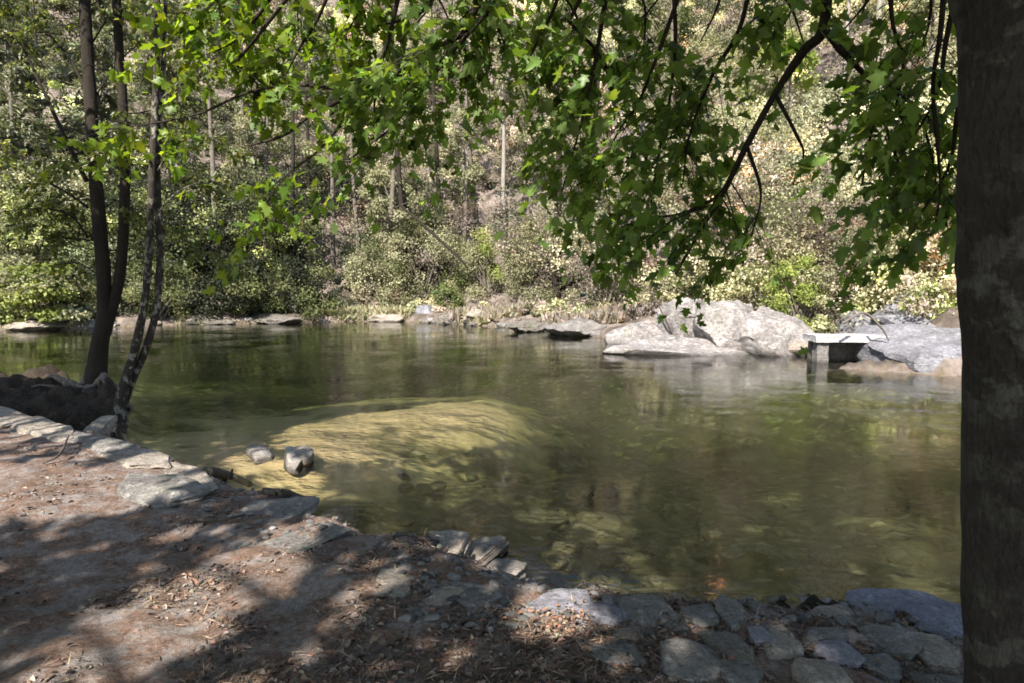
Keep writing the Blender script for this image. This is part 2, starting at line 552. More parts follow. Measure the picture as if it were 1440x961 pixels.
def build_ground():
    ang = np.concatenate([np.linspace(-44, 44, 420), np.linspace(46, 314, 90)])
    ang = np.radians(ang)
    r = np.concatenate([[0.25, 0.9], np.exp(np.linspace(math.log(1.6), math.log(170), 480))])
    A, R = np.meshgrid(ang, r)
    P = np.stack([np.sin(A) * R, np.cos(A) * R], -1).reshape(-1, 2)
    z, info = terrain(P)
    dn, df, barv, n1, n2 = info.T
    bb_ = barv + z
    bb_ = np.where(np.abs(barv) < .35, bb_ - np.abs(barv), -9)
    na, nr = len(ang), len(r)
    i = np.arange(nr - 1)[:, None] * na
    j = np.arange(na)[None]
    k = (j + 1) % na
    Fq = np.stack([i + j, i + na + j, i + na + k, i + k], -1).reshape(-1, 4)
    mb = MB()
    sand = sm(bb_ + .35 * n1 + .2 * n2, -0.75, -0.22) * (dn < 0.25)
    land = sm(np.maximum(dn, df), -0.05, 0.12)
    hill = sm(df, -0.2, 0.4)
    mb.add(np.concatenate([P, z[:, None]], 1), Fq[:, ::-1], np.stack([sand, land, hill], 1))
    mb.add(np.vstack([np.concatenate([P[:na], z[:na, None]], 1), [[0, 0, float(z[:na].mean())]]]),
           np.array([[q, (q + 1) % na, na] for q in range(na)])[:, ::-1], (0, 1, 0))
    w = newmat('riverside ground')
    at_ = w.node('Attribute', attribute_name='Col').outputs['Color']
    sep = w.node('SeparateColor'); w.link(at_, sep.inputs[0])
    fine = w.noise(34, 6, 0.7)
    mid = w.noise(5.5, 5, 0.65)
    big = w.noise(1.3, 4, 0.6)
    vor = w.node('TexVoronoi', Scale=48.0)
    w.link(w.node('TexCoord').outputs['Object'], vor.inputs['Vector'])
    chip = w.node('SeparateColor'); w.link(vor.outputs['Color'], chip.inputs[0])
    lit = w.ramp(fine, [(0.30, (0.055, 0.042, 0.036)), (0.47, (0.17, 0.13, 0.112)), (0.6, (0.28, 0.225, 0.20)), (0.75, (0.36, 0.31, 0.28))])
    chips = w.ramp(chip.outputs[0], [(0.0, (0.07, 0.052, 0.045)), (0.3, (0.19, 0.135, 0.11)), (0.55, (0.29, 0.22, 0.19)), (0.8, (0.25, 0.12, 0.08)), (1.0, (0.38, 0.33, 0.28))])
    lit = w.mix(0.45, lit, chips)
    lit = w.mix(1.0, lit, (0.77, 0.70, 0.64), 'MULTIPLY')
    lit = w.mix(w.ramp(mid, [(0.45, 0.0), (0.62, 0.75)]), lit, w.ramp(fine, [(0.3, (0.20, 0.185, 0.18)), (0.7, (0.34, 0.32, 0.315))]))
    lit = w.mix(w.ramp(big, [(0.5, 0.0), (0.68, 0.45)]), lit, (0.12, 0.085, 0.068))
    grit = w.noise(150, 4, 0.75)
    lit = w.mix(1.0, lit, w.ramp(grit, [(0.3, 0.5), (0.5, 1.0), (0.7, 1.55)]), 'MULTIPLY')
    hillc = w.ramp(w.noise(1.1, 7, 0.7), [(0.32, (0.045, 0.037, 0.03)), (0.47, (0.11, 0.09, 0.075)), (0.62, (0.22, 0.18, 0.16)), (0.78, (0.12, 0.12, 0.06))])
    sandc = w.ramp(w.noise(7, 5, 0.6), [(0.35, (0.52, 0.385, 0.205)), (0.65, (0.66, 0.51, 0.29))])
    bedv = w.node('TexVoronoi', Scale=7.0)
    dis = w.node('MixRGB'); dis.inputs[0].default_value = 0.12
    w.link(w.node('TexCoord').outputs['Object'], dis.inputs[1])
    nz = w.node('TexNoise', Scale=6.0); w.link(w.node('TexCoord').outputs['Object'], nz.inputs['Vector'])
    w.link(nz.outputs['Color'], dis.inputs[2]); w.link(dis.outputs[0], bedv.inputs['Vector'])
    bsep = w.node('SeparateColor'); w.link(bedv.outputs['Color'], bsep.inputs[0])
    bedc = w.ramp(bsep.outputs[0], [(0.0, (0.05, 0.046, 0.024)), (0.45, (0.085, 0.08, 0.042)), (0.8, (0.16, 0.145, 0.08)), (1.0, (0.40, 0.36, 0.23))])
    bedc = w.mix(w.ramp(bedv.outputs['Distance'], [(0.25, 0.0), (0.6, 0.55)]), bedc, (0.06, 0.05, 0.028))
    bedc = w.mix(w.ramp(mid, [(0.4, 0.0), (0.65, 0.6)]), bedc, (0.075, 0.068, 0.036))
    under = w.mix(sep.outputs[0], bedc, sandc)
    landc = w.mix(sep.outputs[2], lit, hillc)
    landc = w.mix(w.math('MULTIPLY', sep.outputs[0], 0.9), landc, w.ramp(mid, [(.35, (0.16, 0.13, 0.105)), (.65, (0.30, 0.255, 0.21))]))
    soil_shade = w.node('Attribute', attribute_name='SoilShade').outputs['Fac']
    landc = w.mix(soil_shade, landc, w.ramp(fine, [(0.35, (0.018, 0.013, 0.009)), (0.55, (0.045, 0.034, 0.024)), (0.7, (0.11, 0.085, 0.062))]))  # dark soil, with the mound's shade put into its colour
    col = w.mix(sep.outputs[1], under, landc)
    bs = w.node('BsdfPrincipled', Roughness=0.95)
    bs.inputs['Specular IOR Level'].default_value = 0.15
    w.link(col, bs.inputs['Base Color'])
    w.link(w.bump(grit, 0.7, 0.008, w.bump(fine, 0.8, 0.03, w.bump(mid, 0.2, 0.04))), bs.inputs['Normal'])
    w.link(bs.outputs[0], w.out.inputs['Surface'])
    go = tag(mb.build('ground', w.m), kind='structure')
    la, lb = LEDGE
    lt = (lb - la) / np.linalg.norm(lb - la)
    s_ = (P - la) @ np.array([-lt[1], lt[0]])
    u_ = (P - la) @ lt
    soil = sm(s_ + .05 * n2, -.05, .12) * sm(u_, -9, -6) * (dn > -.15) * (np.linalg.norm(P - MOUND, axis=1) < 12)  # mound mask for dark soil plus painted shade
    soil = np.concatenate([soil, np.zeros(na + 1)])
    at2 = go.data.attributes.new('SoilShade', 'FLOAT', 'POINT')
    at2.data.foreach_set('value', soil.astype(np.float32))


build_ground()


def build_water():
    mb = MB()
    x0, x1, y0, y1, zb = -150, 150, -60, 90, -4.0
    v = [(x0, y0, 0), (x1, y0, 0), (x1, y1, 0), (x0, y1, 0), (x0, y0, zb), (x1, y0, zb), (x1, y1, zb), (x0, y1, zb)]
    mb.add(v, [(0, 1, 2, 3), (7, 6, 5, 4), (0, 4, 5, 1), (1, 5, 6, 2), (2, 6, 7, 3), (3, 7, 4, 0)])
    w = newmat('river water')
    n1 = w.noise(2.2, 4, 0.6, stretch=(0.8, 1.25, 1))
    n2 = w.noise(11.0, 3, 0.5, stretch=(0.8, 1.2, 1))
    n3 = w.noise(0.55, 2, 0.5)
    h = w.math('ADD', w.math('MULTIPLY', n1, 0.42), w.math('MULTIPLY', n2, 0.15))
    h = w.math('MULTIPLY', h, w.ramp(n3, [(0.38, 0.22), (0.62, 1.3)]))
    nm = w.bump(h, 1.0, 0.025)
    fr = w.node('Fresnel', IOR=1.333); w.link(nm, fr.inputs['Normal'])
    gl = w.node('BsdfGlossy', Roughness=0.03); w.link(nm, gl.inputs['Normal'])
    gl.inputs['Color'].default_value = (1, 1, 1, 1)
    tr = w.node('BsdfTransparent')
    mx = w.node('MixShader')
    w.link(fr.outputs[0], mx.inputs[0]); w.link(tr.outputs[0], mx.inputs[1]); w.link(gl.outputs[0], mx.inputs[2])
    w.link(mx.outputs[0], w.out.inputs['Surface'])
    va = w.node('VolumeAbsorption', Density=0.46)
    va.inputs['Color'].default_value = (0.39, 0.55, 0.21, 1)
    w.link(va.outputs[0], w.out.inputs['Volume'])
    tag(mb.build('water', w.m, smooth=False), kind='structure')


build_water()

# ------------------------------------------------------------------ rocks
def ico(sub):
    import bmesh
    bm = bmesh.new()
    bmesh.ops.create_icosphere(bm, subdivisions=sub, radius=1)
    v = np.array([q.co[:] for q in bm.verts])
    f = np.array([[q.index for q in p.verts] for p in bm.faces])
    bm.free()
    return v, f


ICO = {k: ico(k) for k in (3, 4, 5)}


def rock_shape(size, yaw=0, seed=0, boxy=3.0, planes=9, rough=0.06, tilt=(0, 0), layers=0, sub=4, vcut=.7):
    r = np.random.default_rng(seed + 1000)
    v, f = ICO[sub]
    p = v / (np.sum(np.abs(v) ** boxy, 1) ** (1 / boxy))[:, None]
    for _ in range(planes):
        n = r.normal(size=3); n[2] *= vcut; n /= np.linalg.norm(n)
        d = r.uniform(0.62, 0.95)
        e = np.maximum(p @ n - d, 0)
        p = p - e[:, None] * n
    size = np.array(size, float)
    s = float(np.mean(size))
    q = p * size
    if layers:
        band = np.floor((p[:, 2] + 0.15 * fbm(p * 1.2 + seed, seed, 2)) * layers)
        k = 1 + 0.10 * (_hash(band.astype(int), np.zeros(len(p), int), np.zeros(len(p), int), seed) - 0.5) * 2
        q[:, :2] *= k[:, None]
    q = q + p * (rough * s * fbm(p * 1.7 + seed * 3.1, seed, 4))[:, None]
    q[:, 2] += rough * 0.5 * s * fbm(q[:, :2] / s * 3, seed + 4, 3)
    tx, ty = tilt
    c, sn = math.cos(tx), math.sin(tx)
    q = q @ np.array([[1, 0, 0], [0, c, sn], [0, -sn, c]])
    c, sn = math.cos(ty), math.sin(ty)
    q = q @ np.array([[c, 0, -sn], [0, 1, 0], [sn, 0, c]])
    c, sn = math.cos(yaw), math.sin(yaw)
    q = q @ np.array([[c, sn, 0], [-sn, c, 0], [0, 0, 1]])
    return q, f


_rk = [0]


def rock(name, label, c, size, mat, cat='rock', group=None, sharp=0.55, **kw):
    _rk[0] += 1
    q, f = rock_shape(size, seed=kw.pop('seed', _rk[0] * 7), **kw)
    mb = MB(); mb.add(q, f)
    o = mb.build(name, M[mat], None, True, sharp)
    o.location = [float(t) for t in c]
    return tag(o, label, cat, group)


SC = 1.2


_tl = np.random.default_rng(3)


def slab(name, label, box, th, mat, up=0.05, yaw=0.0, group=None, **kw):
    """a flat stone whose top shows in photo box (x0,y0,x1,y1)"""
    x0, y0, x1, y1 = box
    g = gat((x0 + x1) / 2, (y0 + y1) / 2)
    z = g[2] + up * (.65 if group == 'flat stones laid along the near water edge' else 1)
    a, b = at((x0 + x1) / 2, y0, z), at((x0 + x1) / 2, y1, z)
    l, r_ = at(x0, (y0 + y1) / 2, z), at(x1, (y0 + y1) / 2, z)
    c = (a + b) / 2
    return rock(name, label, (c[0], c[1], z - th / 2), ((r_[0] - l[0]) / 2 * SC, abs(a[1] - b[1]) / 2 * SC, th / 2), mat, group=group,
                yaw=yaw, **dict(dict(boxy=9, planes=6, rough=0.04, layers=5, sub=5, vcut=.12, tilt=(_tl.uniform(-.10, .13), _tl.uniform(-.1, .1))), **kw))


GS = 'flat stones laid along the near water edge'
slab('slate_slab', 'large tilted lavender slate slab at the water edge against the dark trunk', (1226, 836, 1368, 884), .10, 'lavender', .10, -.12, GS, tilt=(.10, -.05), planes=4, boxy=6)
slab('flat_stone', 'thin slate layer sticking out under the lavender slab', (1215, 850, 1290, 892), .08, 'grey', .03, -.5, GS, tilt=(.1, .05))
slab('flat_stone', 'beige pointed stone below the lavender slab beside the trunk', (1283, 890, 1349, 936), .14, 'beige', .06, -.5, GS)
slab('flat_stone', 'dark layered stone left of the beige pointed stone', (1206, 874, 1282, 918), .16, 'grey', .07, -.35, GS, layers=6)
slab('flat_stone', 'pale grey oval flat stone under a layered stone', (1146, 897, 1208, 925), .09, 'lavender', .07, .05, GS, boxy=2.6)
slab('flat_stone', 'wide brownish stone with pale streak at the water edge', (1138, 852, 1204, 880), .14, 'beige', .05, .1, GS, layers=5)
slab('flat_stone', 'low grey stone between oval stone and water', (1130, 880, 1204, 899), .12, 'grey', .05, .12, GS, layers=5)
slab('flat_stone', 'square pale grey block at the water edge with mossy corner', (1004, 838, 1050, 880), .16, 'grey', .07, .1, GS, boxy=7, planes=4)
slab('flat_stone', 'bluish grey stone with layered top at the water edge', (950, 838, 1004, 878), .16, 'grey', .06, -.05, GS, layers=5)
slab('flat_stone', 'long flat grey slab at the water edge with mossy front', (882, 838, 955, 886), .15, 'grey', .06, .05, GS, boxy=6, planes=5)
slab('flat_stone', 'small bluish stone right of the orange leaf patch', (828, 842, 884, 876), .13, 'lavender', .05, .2, GS)
slab('flat_stone', 'big rounded grey stone half buried in litter', (924, 888, 1002, 944), .20, 'grey', .08, .1, GS, boxy=3)
slab('flat_stone', 'dark grey stone behind the big rounded stone', (1004, 884, 1050, 928), .16, 'dark', .05, .3, GS)
slab('flat_stone', 'small grey stone between square block and brownish stone', (1058, 846, 1090, 874), .13, 'grey', .05, .4, GS)
slab('flat_stone', 'small chipped grey stone next to the brownish streaked stone', (1094, 850, 1134, 874), .12, 'beige', .05, -.3, GS)
slab('flat_stone', 'low mossy grey stone in front of small chipped stones', (1070, 880, 1128, 912), .12, 'beige', .05, .1, GS)
slab('flat_stone', 'mossy dark stone left of the big rounded stone', (858, 880, 916, 912), .13, 'dark', .04, -.2, GS)
for lab, b, mt in (('grey stone at the bottom edge right of the big rounded stone', (1010, 926, 1075, 962), 'grey'), ('flat brownish stone below the oval pale stone', (1120, 922, 1190, 956), 'beige'),
                   ('dark flat stone at the foot of the big trunk', (1290, 930, 1370, 975), 'dark'), ('grey chip stone below the layered dark stone', (1212, 920, 1272, 950), 'grey'),
                   ('small lavender stone below the square pale grey block', (1052, 880, 1080, 900), 'lavender'), ('low grey stone between the blue grey slab and the rounded stone', (842, 906, 908, 936), 'grey')):
    slab('flat_stone', lab, b, .12, mt, .04, .15, GS)
slab('slate_slab', 'blue grey slab with a patch of orange leaves on its end', (726, 826, 828, 892), .17, 'lavender', .07, -.35, GS, boxy=4)
slab('slate_slab', 'dark bluish slate block jutting into the water', (722, 782, 784, 832), .18, 'lavender', .09, .15, GS, boxy=6, planes=5)
slab('flat_stone', 'cream coloured bright stone beside the bluish slate block', (676, 783, 728, 820), .16, 'pale', .09, -.45, GS)
slab('flat_stone', 'beige square topped block at the water edge', (598, 746, 656, 788), .19, 'beige', .10, .08, GS, boxy=7, planes=4)
slab('flat_stone', 'narrow beige stone leaning on the square beige block', (648, 756, 684, 800), .16, 'beige', .07, -.5, GS)
slab('flat_stone', 'flat beige grey stone sunk in the litter', (524, 802, 580, 838), .10, 'beige', .03, .2, GS)
slab('flat_stone', 'sunlit beige stone in the litter behind the blue grey slab', (598, 820, 646, 852), .10, 'beige', .03, -.3, GS)
slab('flat_stone', 'grey stone wedged between beige stones and soil', (640, 816, 706, 856), .10, 'grey', .02, .1, GS)
slab('pale_rock', 'small pale rock with dark side at the bank corner', (448, 712, 497, 741), .16, 'pale', .08, -.2, GS, boxy=3)
slab('ledge_rock', 'broad cracked grey bedrock shelf strewn with debris', (320, 698, 432, 750), .12, 'grey', .012, -.35, GS, planes=7, boxy=5, rough=.05)
slab('ledge_rock', 'grey sunlit bedrock strip below the cracked shelf', (380, 742, 452, 785), .08, 'grey', .01, -.8, GS, planes=5, rough=.03)
GC = 'flat coping stones on the low bank wall'
def coping(lab, a, b, wid, mat, up=.02, th=.2):
    A, B = g2(a[0], a[1], 0), g2(b[0], b[1], 0)
    z = .455 + up
    A, B = at(a[0], a[1], z), at(b[0], b[1], z)
    d = B - A
    L = np.linalg.norm(d[:2])
    nrm = np.array([d[1], -d[0], 0]) / L          # towards the viewer's side of the wall
    if nrm[1] > 0: nrm = -nrm
    c = (A + B) / 2 + nrm * wid / 2
    rock('coping_stone', lab, (c[0], c[1], z - th / 2), (L / 2 * 1.16, wid / 2 * 1.15, th / 2), mat, group=GC, yaw=math.atan2(d[1], d[0]), boxy=9, planes=4, rough=.03, layers=4, vcut=.12)


def g2(px, py, up):
    p = gat(px, py); p[2] += up
    return p


coping('long pale coping stone left of the dark root mound', (-60, 558), (58, 584), .5, 'beige')
coping('pale coping stone with grey end in front of the root mound', (58, 584), (128, 605), .42, 'beige', .01)
coping('short grey coping stone just before the bend of the bank wall', (128, 604), (190, 626), .38, 'grey', .0)
coping('pinkish bright coping stone before the sand spit', (192, 624), (262, 648), .42, 'beige', -.02)
coping('bright cream coping stone with dark edge over the sand', (258, 644), (322, 676), .34, 'beige', -.05)
coping('lavender grey broad stone behind the bright cream coping stone', (236, 656), (286, 684), .5, 'grey', .0)
slab('white_stone', 'upright whitish stone between tree roots and bank wall', (120, 588, 150, 612), .34, 'beige', .16, .2, boxy=4)
for lab, b, z, mt in (('pale stone lying on the sand spit', (350, 622, 378, 639), .10, 'pale'), ('bright split stone on the sand spit edge', (399, 626, 424, 646), .15, 'pale'),
                      ('dark sided stone touching the bright split stone', (412, 621, 440, 638), .19, 'beige')):
    slab('river_stone', lab, b, .22, mt, z, .5, 'stones on the sand spit', boxy=2.6, layers=0)
# driftwood on the ledge
def log(name, label, P, R, mat, cat, knots=True, **kw):
    mb = MB()
    tube(mb, P, R, 9, 16, 0.18, seed=_rk[0]); _rk[0] += 1
    if knots:
        P = np.array(P); m = (P[0] + P[-1]) / 2
        tube(mb, [m, m + np.array([.03, -.02, R[0] * 2.2])], [R[0] * .5, R[0] * .22], 6, 5, 0.2)
    return tag(mb.build(name, M[mat], None, True), label, cat, **kw)


log('driftwood_log', 'short dark rotten log with upright stub by the sand', [g2(292, 668, .03), g2(318, 676, .06), g2(352, 686, .03)], [.05, .065, .04], 'drift', 'log')
log('driftwood_log', 'thin dark forked stick on the corner of the ledge', [g2(372, 694, .02), g2(402, 704, .06), g2(432, 708, .05)], [.03, .04, .02], 'drift', 'log')
log('fallen_stick', 'crooked dark twig lying in sunlit litter', [g2(60, 655, .02), g2(84, 648, .06), g2(98, 628, .12)], [.012, .014, .006], 'drift', 'stick')
log('fallen_stick', 'dark curved stick lying on grey shelf', [g2(275, 735, .02), g2(310, 740, .05), g2(345, 728, .02)], [.014, .016, .008], 'drift', 'stick', False)

# submerged stones
GB = 'stones on the river bed seen through the water'
for lab, b, mt, up in (('large dark rounded submerged stone with pale rim', (698, 704, 790, 750), 'bedstone', .16), ('yellow submerged stone catching sunlight', (820, 712, 878, 750), 'bedpale', .12),
                       ('round yellow submerged stone near the long flat slab', (832, 808, 880, 842), 'bedpale', .05), ('small reddish brown submerged stone beside the yellow one', (796, 735, 836, 760), 'bedstone', .08),
                       ('pale flat submerged stone near the bluish slate block', (800, 784, 842, 806), 'bedpale', .06), ('green submerged stone right of the sunlit yellow one', (880, 742, 920, 768), 'bedstone', .1)):
    slab('submerged_stone', lab, b, .22, mt, up, .2, GB, boxy=2.4, layers=0)
for k in range(120):
    px, py = rng.uniform(540, 1350), rng.uniform(670, 838)
    g = gat(px, py)
    if terrain([g[:2]])[1][0][0] > -0.15 or g[2] > -0.05: continue
    s = rng.uniform(.05, .06 + .14 * rng.random())
    rock('submerged_stone', 'olive brown submerged stone among many scattered on the river bed', (g[0], g[1], g[2] + s * .15), (s * 1.2, s, s * .55), 'bedpale' if rng.random() < .3 else 'bedstone',
         group=GB + ', scattered', boxy=2.4, planes=5, sub=3, yaw=rng.uniform(0, 3))


# ------------------------------------------------------------------ shrubs and far trees
PALE = [(0.24, 0.245, 0.14), (0.30, 0.295, 0.18), (0.19, 0.20, 0.11), (0.34, 0.33, 0.22)]
STRAW = [(0.33, 0.30, 0.20), (0.38, 0.345, 0.245), (0.26, 0.255, 0.15)]
YELLOW = [(0.23, 0.28, 0.07), (0.28, 0.31, 0.10), (0.17, 0.21, 0.05)]
MIDG = [(0.13, 0.15, 0.055), (0.095, 0.12, 0.042), (0.18, 0.185, 0.085)]
DARKG = [(0.017, 0.022, 0.011), (0.025, 0.031, 0.016), (0.04, 0.046, 0.026)]
GREYG = [(0.16, 0.17, 0.105), (0.12, 0.135, 0.08), (0.21, 0.21, 0.14)]
PINK = [(0.38, 0.28, 0.22), (0.31, 0.23, 0.18), (0.44, 0.34, 0.27)]
TWIG = [(0.28, 0.235, 0.2), (0.36, 0.30, 0.27), (0.2, 0.165, 0.14)]


def shrub(name, label, px, py, wpx, hpx, pal, pal2=None, n=3600, size=.13, depth=None, Y=None, group=None, nc=16, cat='shrub', mat='far_leaf', dy=0.0, bark='far_bark', flat=.7, tv=DIA_V):
    """bush with its foot at photo point (px,py) on the terrain; wpx,hpx its width and height there"""
    g = gat(px, py)
    if dy:
        g = g + np.array([g[0] / g[1] * dy, dy, 0]); g[2] = gz(g[0], g[1])
    D = g[1]
    W, H = wpx * D / F, hpx * D / F
    n = int(n * 2.2); nc = int(nc * 1.5); size *= .85
    t = thing(name, label, cat, g, group)
    st, fo = MB(), MB()
    for k in range(nc):
        a = rng.uniform(0, 2 * math.pi)
        rr = math.sqrt(rng.random()) * W / 2 * .85
        hh = H * (0.04 + 0.96 * rng.random() ** 0.8 * (1 - 0.55 * (rr / (W / 2)) ** 2))
        c = g + np.array([math.cos(a) * rr, math.sin(a) * rr * .75, hh * .86])
        mid = (g + c) / 2 + np.array([math.cos(a) * rr * .15, 0, H * .08])
        tube(st, [g + rng.normal(size=3) * np.array([.1, .1, 0]) - (0, 0, .1), mid, c], [.022 + .012 * H / 2, .02, .008], 5, 7, .1)
        p = pal2 if (pal2 is not None and rng.random() < .4) else pal
        clump(fo, c, W * rng.uniform(.15, .30), n // nc, size, p, flat, .5, tint=rng.uniform(.75, 1.3), tv=tv)
    st.build('stems', M[bark], t)
    fo.build('foliage', M[mat], t)
    return t


SH = [
    # name, label, px, py, w, h, pal, pal2, kw
    ('leafy_shrub', 'bright layered leafy shrub at the far left beyond the twin trunks', 45, 452, 150, 110, PALE, YELLOW, dict(n=4200, size=.2, nc=18, flat=.35)),
    ('leafy_shrub', 'dim green bush on the far bank beyond the mottled trunk', 225, 448, 110, 120, MIDG, GREYG, dict(n=3200)),
    ('rhododendron', 'dark evergreen thicket with black hollows above the mossy shore', 335, 446, 130, 112, DARKG, MIDG, dict(n=4200, size=.15)),
    ('rhododendron', 'dark evergreen bush overhanging the water between thicket and straw coloured grass', 432, 444, 110, 95, DARKG, MIDG, dict(n=3400, size=.15)),
    ('rounded_bush', 'big round bush with pale top and dark green underside', 592, 430, 165, 150, MIDG, PALE, dict(n=6200, size=.12, nc=22)),
    ('pale_bush', 'pale straw coloured bush left of the big round bush', 530, 430, 90, 130, PALE, STRAW, dict(n=3000)),
    ('leafy_shrub', 'small vivid green shrub at the foot of the big round bush', 632, 437, 48, 44, MIDG, [(0.09, .14, .04)], dict(n=1400)),
    ('pale_bush', 'yellow green bush between the two big bushes', 690, 425, 100, 110, PALE, YELLOW, dict(n=3200, dy=.6)),
    ('rounded_bush', 'big pale yellow bush above the white rocks', 785, 432, 150, 150, PALE, STRAW, dict(n=5600, size=.12, nc=22, dy=1.0)),
    ('twiggy_bush', 'grey green drooping twiggy bush right of the big pale yellow bush', 850, 440, 110, 120, GREYG, TWIG, dict(n=4000, size=.1, nc=18)),
    ('leafy_shrub', 'leafy shrub with pale round leaves behind the bleached boulder', 1010, 440, 150, 110, PALE, GREYG, dict(n=3600, dy=1.2)),
    ('yellow_shrub', 'bright yellow green shrub left of the dock', 1128, 468, 95, 150, YELLOW, PALE, dict(n=4600, size=.1, nc=20, dy=.3)),
    ('dead_shrub', 'pinkish brown dead shrub behind the dock', 1190, 440, 90, 130, PINK, TWIG, dict(n=3200, size=.1, dy=1.6)),
    ('leafy_shrub', 'dark green bush right of the pinkish shrub', 1255, 440, 110, 110, MIDG, DARKG, dict(n=3800, size=.1, dy=1.5)),
    ('leafy_shrub', 'fresh green low bush over the ledge beside the dark trunk', 1320, 446, 110, 60, MIDG, YELLOW, dict(n=3200, size=.1, dy=.8)),
    ('twiggy_bush', 'dark tangled low bush above the dock', 1165, 462, 80, 40, DARKG, TWIG, dict(n=1800, size=.09, dy=.9)),
]
for nm, lab, px, py, w_, h_, p1, p2, kw in SH:
    shrub(nm, lab, px, py, w_, h_, p1, p2, group='shrubs on the far bank', **kw)


def far_tree(name, label, px, Y, H, R, cb, pal, bark, r0=.16, lean=0.0, n=5200, size=.16, nc=26, group='trees on the far slope', conifer=False, pal2=None):
    x = (px - 720) / F * Y
    g = np.array([x, Y, gz(x, Y)])
    t = thing(name, label, 'tree', g, group)
    tk, fo = MB(), MB()
    n = int(n * 1.6)
    top = g + np.array([lean * H, rng.uniform(-.3, .3), H])
    mid = (g + top) / 2 + np.array([rng.uniform(-.3, .3), 0, 0])
    P = [g - (0, 0, .2), g + (mid - g) * .5, mid, (mid + top) / 2, top]
    tube(tk, P, [r0 * 1.25, r0, r0 * .8, r0 * .5, r0 * .1], 8, 22, .1, seed=int(px))
    for k in range(nc):
        u = cb + (1 - cb) * (k + rng.random()) / nc
        base = g + (top - g) * u
        a = rng.uniform(0, 2 * math.pi)
        prof = (1 - (u - cb) / (1 - cb)) ** .8 + .12 if conifer else math.sin(math.pi * min(.97, .12 + .86 * (u - cb) / (1 - cb))) ** .7
        L = R * prof * rng.uniform(.45, 1.0)
        c = base + np.array([math.cos(a) * L, math.sin(a) * L, (-.18 if conifer else .25) * L + rng.uniform(-.2, .3)])
        tube(tk, [base, (base + c) / 2 + (0, 0, .06 * L), c], [r0 * .28 * (1.1 - u * .7), r0 * .16, .012], 5, 6)
        if conifer:
            m = n // nc
            s = rng.random(m)
            q = base + (c - base) * (0.2 + .9 * s)[:, None] + rng.normal(size=(m, 3)) * np.array([.28, .28, .10]) * (1.1 - .5 * s)[:, None] * L * .8
            A = (c - base)[None] / max(L, .1) + rng.normal(size=(m, 3)) * .7
            leaves(fo, q, A, rdir(m, 1.2), size * rng.uniform(.7, 1.4, m), pick(pal, m) * rng.uniform(.8, 1.2), BLADE_V * np.array([1, 1.7, 1]), DIA_F)
        else:
            p = pal2 if (pal2 is not None and rng.random() < .4) else pal
            clump(fo, c, R * rng.uniform(.2, .42), n // nc, size, p, .75, .5, tint=rng.uniform(.75, 1.25))
    tk.build('trunk', M[bark], t)
    fo.build('crown', M['needle' if conifer else 'far_leaf'], t)
    return t


FT = [
    ('slender_tree', 'slender tree with a pale straight trunk rising above the yellow green bush', 706, 44, 13, 1.6, .62, PALE, 'pale_bark', dict(r0=.15, n=3000)),
    ('slender_tree', 'thin grey trunked tree right above the big round bush', 652, 42, 9, 1.5, .5, PALE, 'far_bark', dict(r0=.12, n=3000)),
    ('slender_tree', 'bare pale trunk rising in the opening under the maple fork', 1170, 40, 14, 1.6, .75, PALE, 'pale_bark', dict(r0=.12, n=2200)),
    ('slender_tree', 'whitish crooked trunk right of the bare pale trunk', 1222, 36, 13, 1.8, .7, PALE, 'pale_bark', dict(r0=.16, n=2200)),
    ('slender_tree', 'thin pale grey trunk above the white ledge seen between maple boughs', 905, 38, 12, 1.6, .7, PALE, 'pale_bark', dict(r0=.11, n=2000)),
    ('slender_tree', 'straight grey trunk on the slope above the dark evergreen bush', 470, 42, 13, 1.6, .7, GREYG, 'far_bark', dict(r0=.13, n=2200)),
    ('slender_tree', 'leaning dark young tree on the slope above the pale straw bush', 600, 39, 7, 1.8, .45, PALE, 'far_bark', dict(r0=.11, lean=-.35, n=3800)),
    ('conifer', 'grey green conifer filling the slope at far left behind the twin trunks', 30, 36, 15, 2.8, .12, GREYG, 'far_bark', dict(conifer=True, n=9000, nc=60, size=.34)),
    ('conifer', 'shaded conifer seen between the dark trunk and its second stem', 160, 40, 16, 3.0, .12, GREYG, 'far_bark', dict(conifer=True, n=9000, nc=60, size=.34)),
    ('conifer', 'dull green conifer right of the mottled leaning trunk', 262, 43, 15, 2.6, .15, MIDG, 'far_bark', dict(conifer=True, n=7000, nc=55, size=.34)),
    ('conifer', 'tall conifer at the left edge with drooping sprays', -90, 38, 17, 3.0, .12, GREYG, 'far_bark', dict(conifer=True, n=8000, nc=60, size=.34)),
    ('broadleaf_tree', 'pale leaved tree above the dark evergreen thicket', 385, 44, 9, 2.6, .25, GREYG, 'far_bark', dict(pal2=PALE, n=6000)),
    ('broadleaf_tree', 'yellowish leafy tree above the big round bush', 560, 43, 8, 2.4, .25, PALE, 'far_bark', dict(pal2=STRAW, n=6000)),
    ('broadleaf_tree', 'pale tree on the slope over the big pale yellow bush', 800, 42, 9, 2.2, .3, PALE, 'far_bark', dict(pal2=STRAW, n=5500)),
    ('broadleaf_tree', 'green tree behind the bleached boulder under the hanging maple bough', 960, 36, 8, 2.4, .25, MIDG, 'far_bark', dict(pal2=PALE, n=5500)),
    ('broadleaf_tree', 'light green tree behind the yellow green shrub', 1095, 34, 8, 2.2, .3, PALE, 'far_bark', dict(pal2=YELLOW, n=5000)),
    ('broadleaf_tree', 'leafy tree between dead shrub and dark foreground trunk', 1290, 30, 8, 2.6, .25, PALE, 'far_bark', dict(pal2=MIDG, n=6000)),
    ('broadleaf_tree', 'green tree hidden partly by the big foreground trunk', 1400, 28, 9, 2.6, .2, MIDG, 'far_bark', dict(pal2=PALE, n=5000)),
]
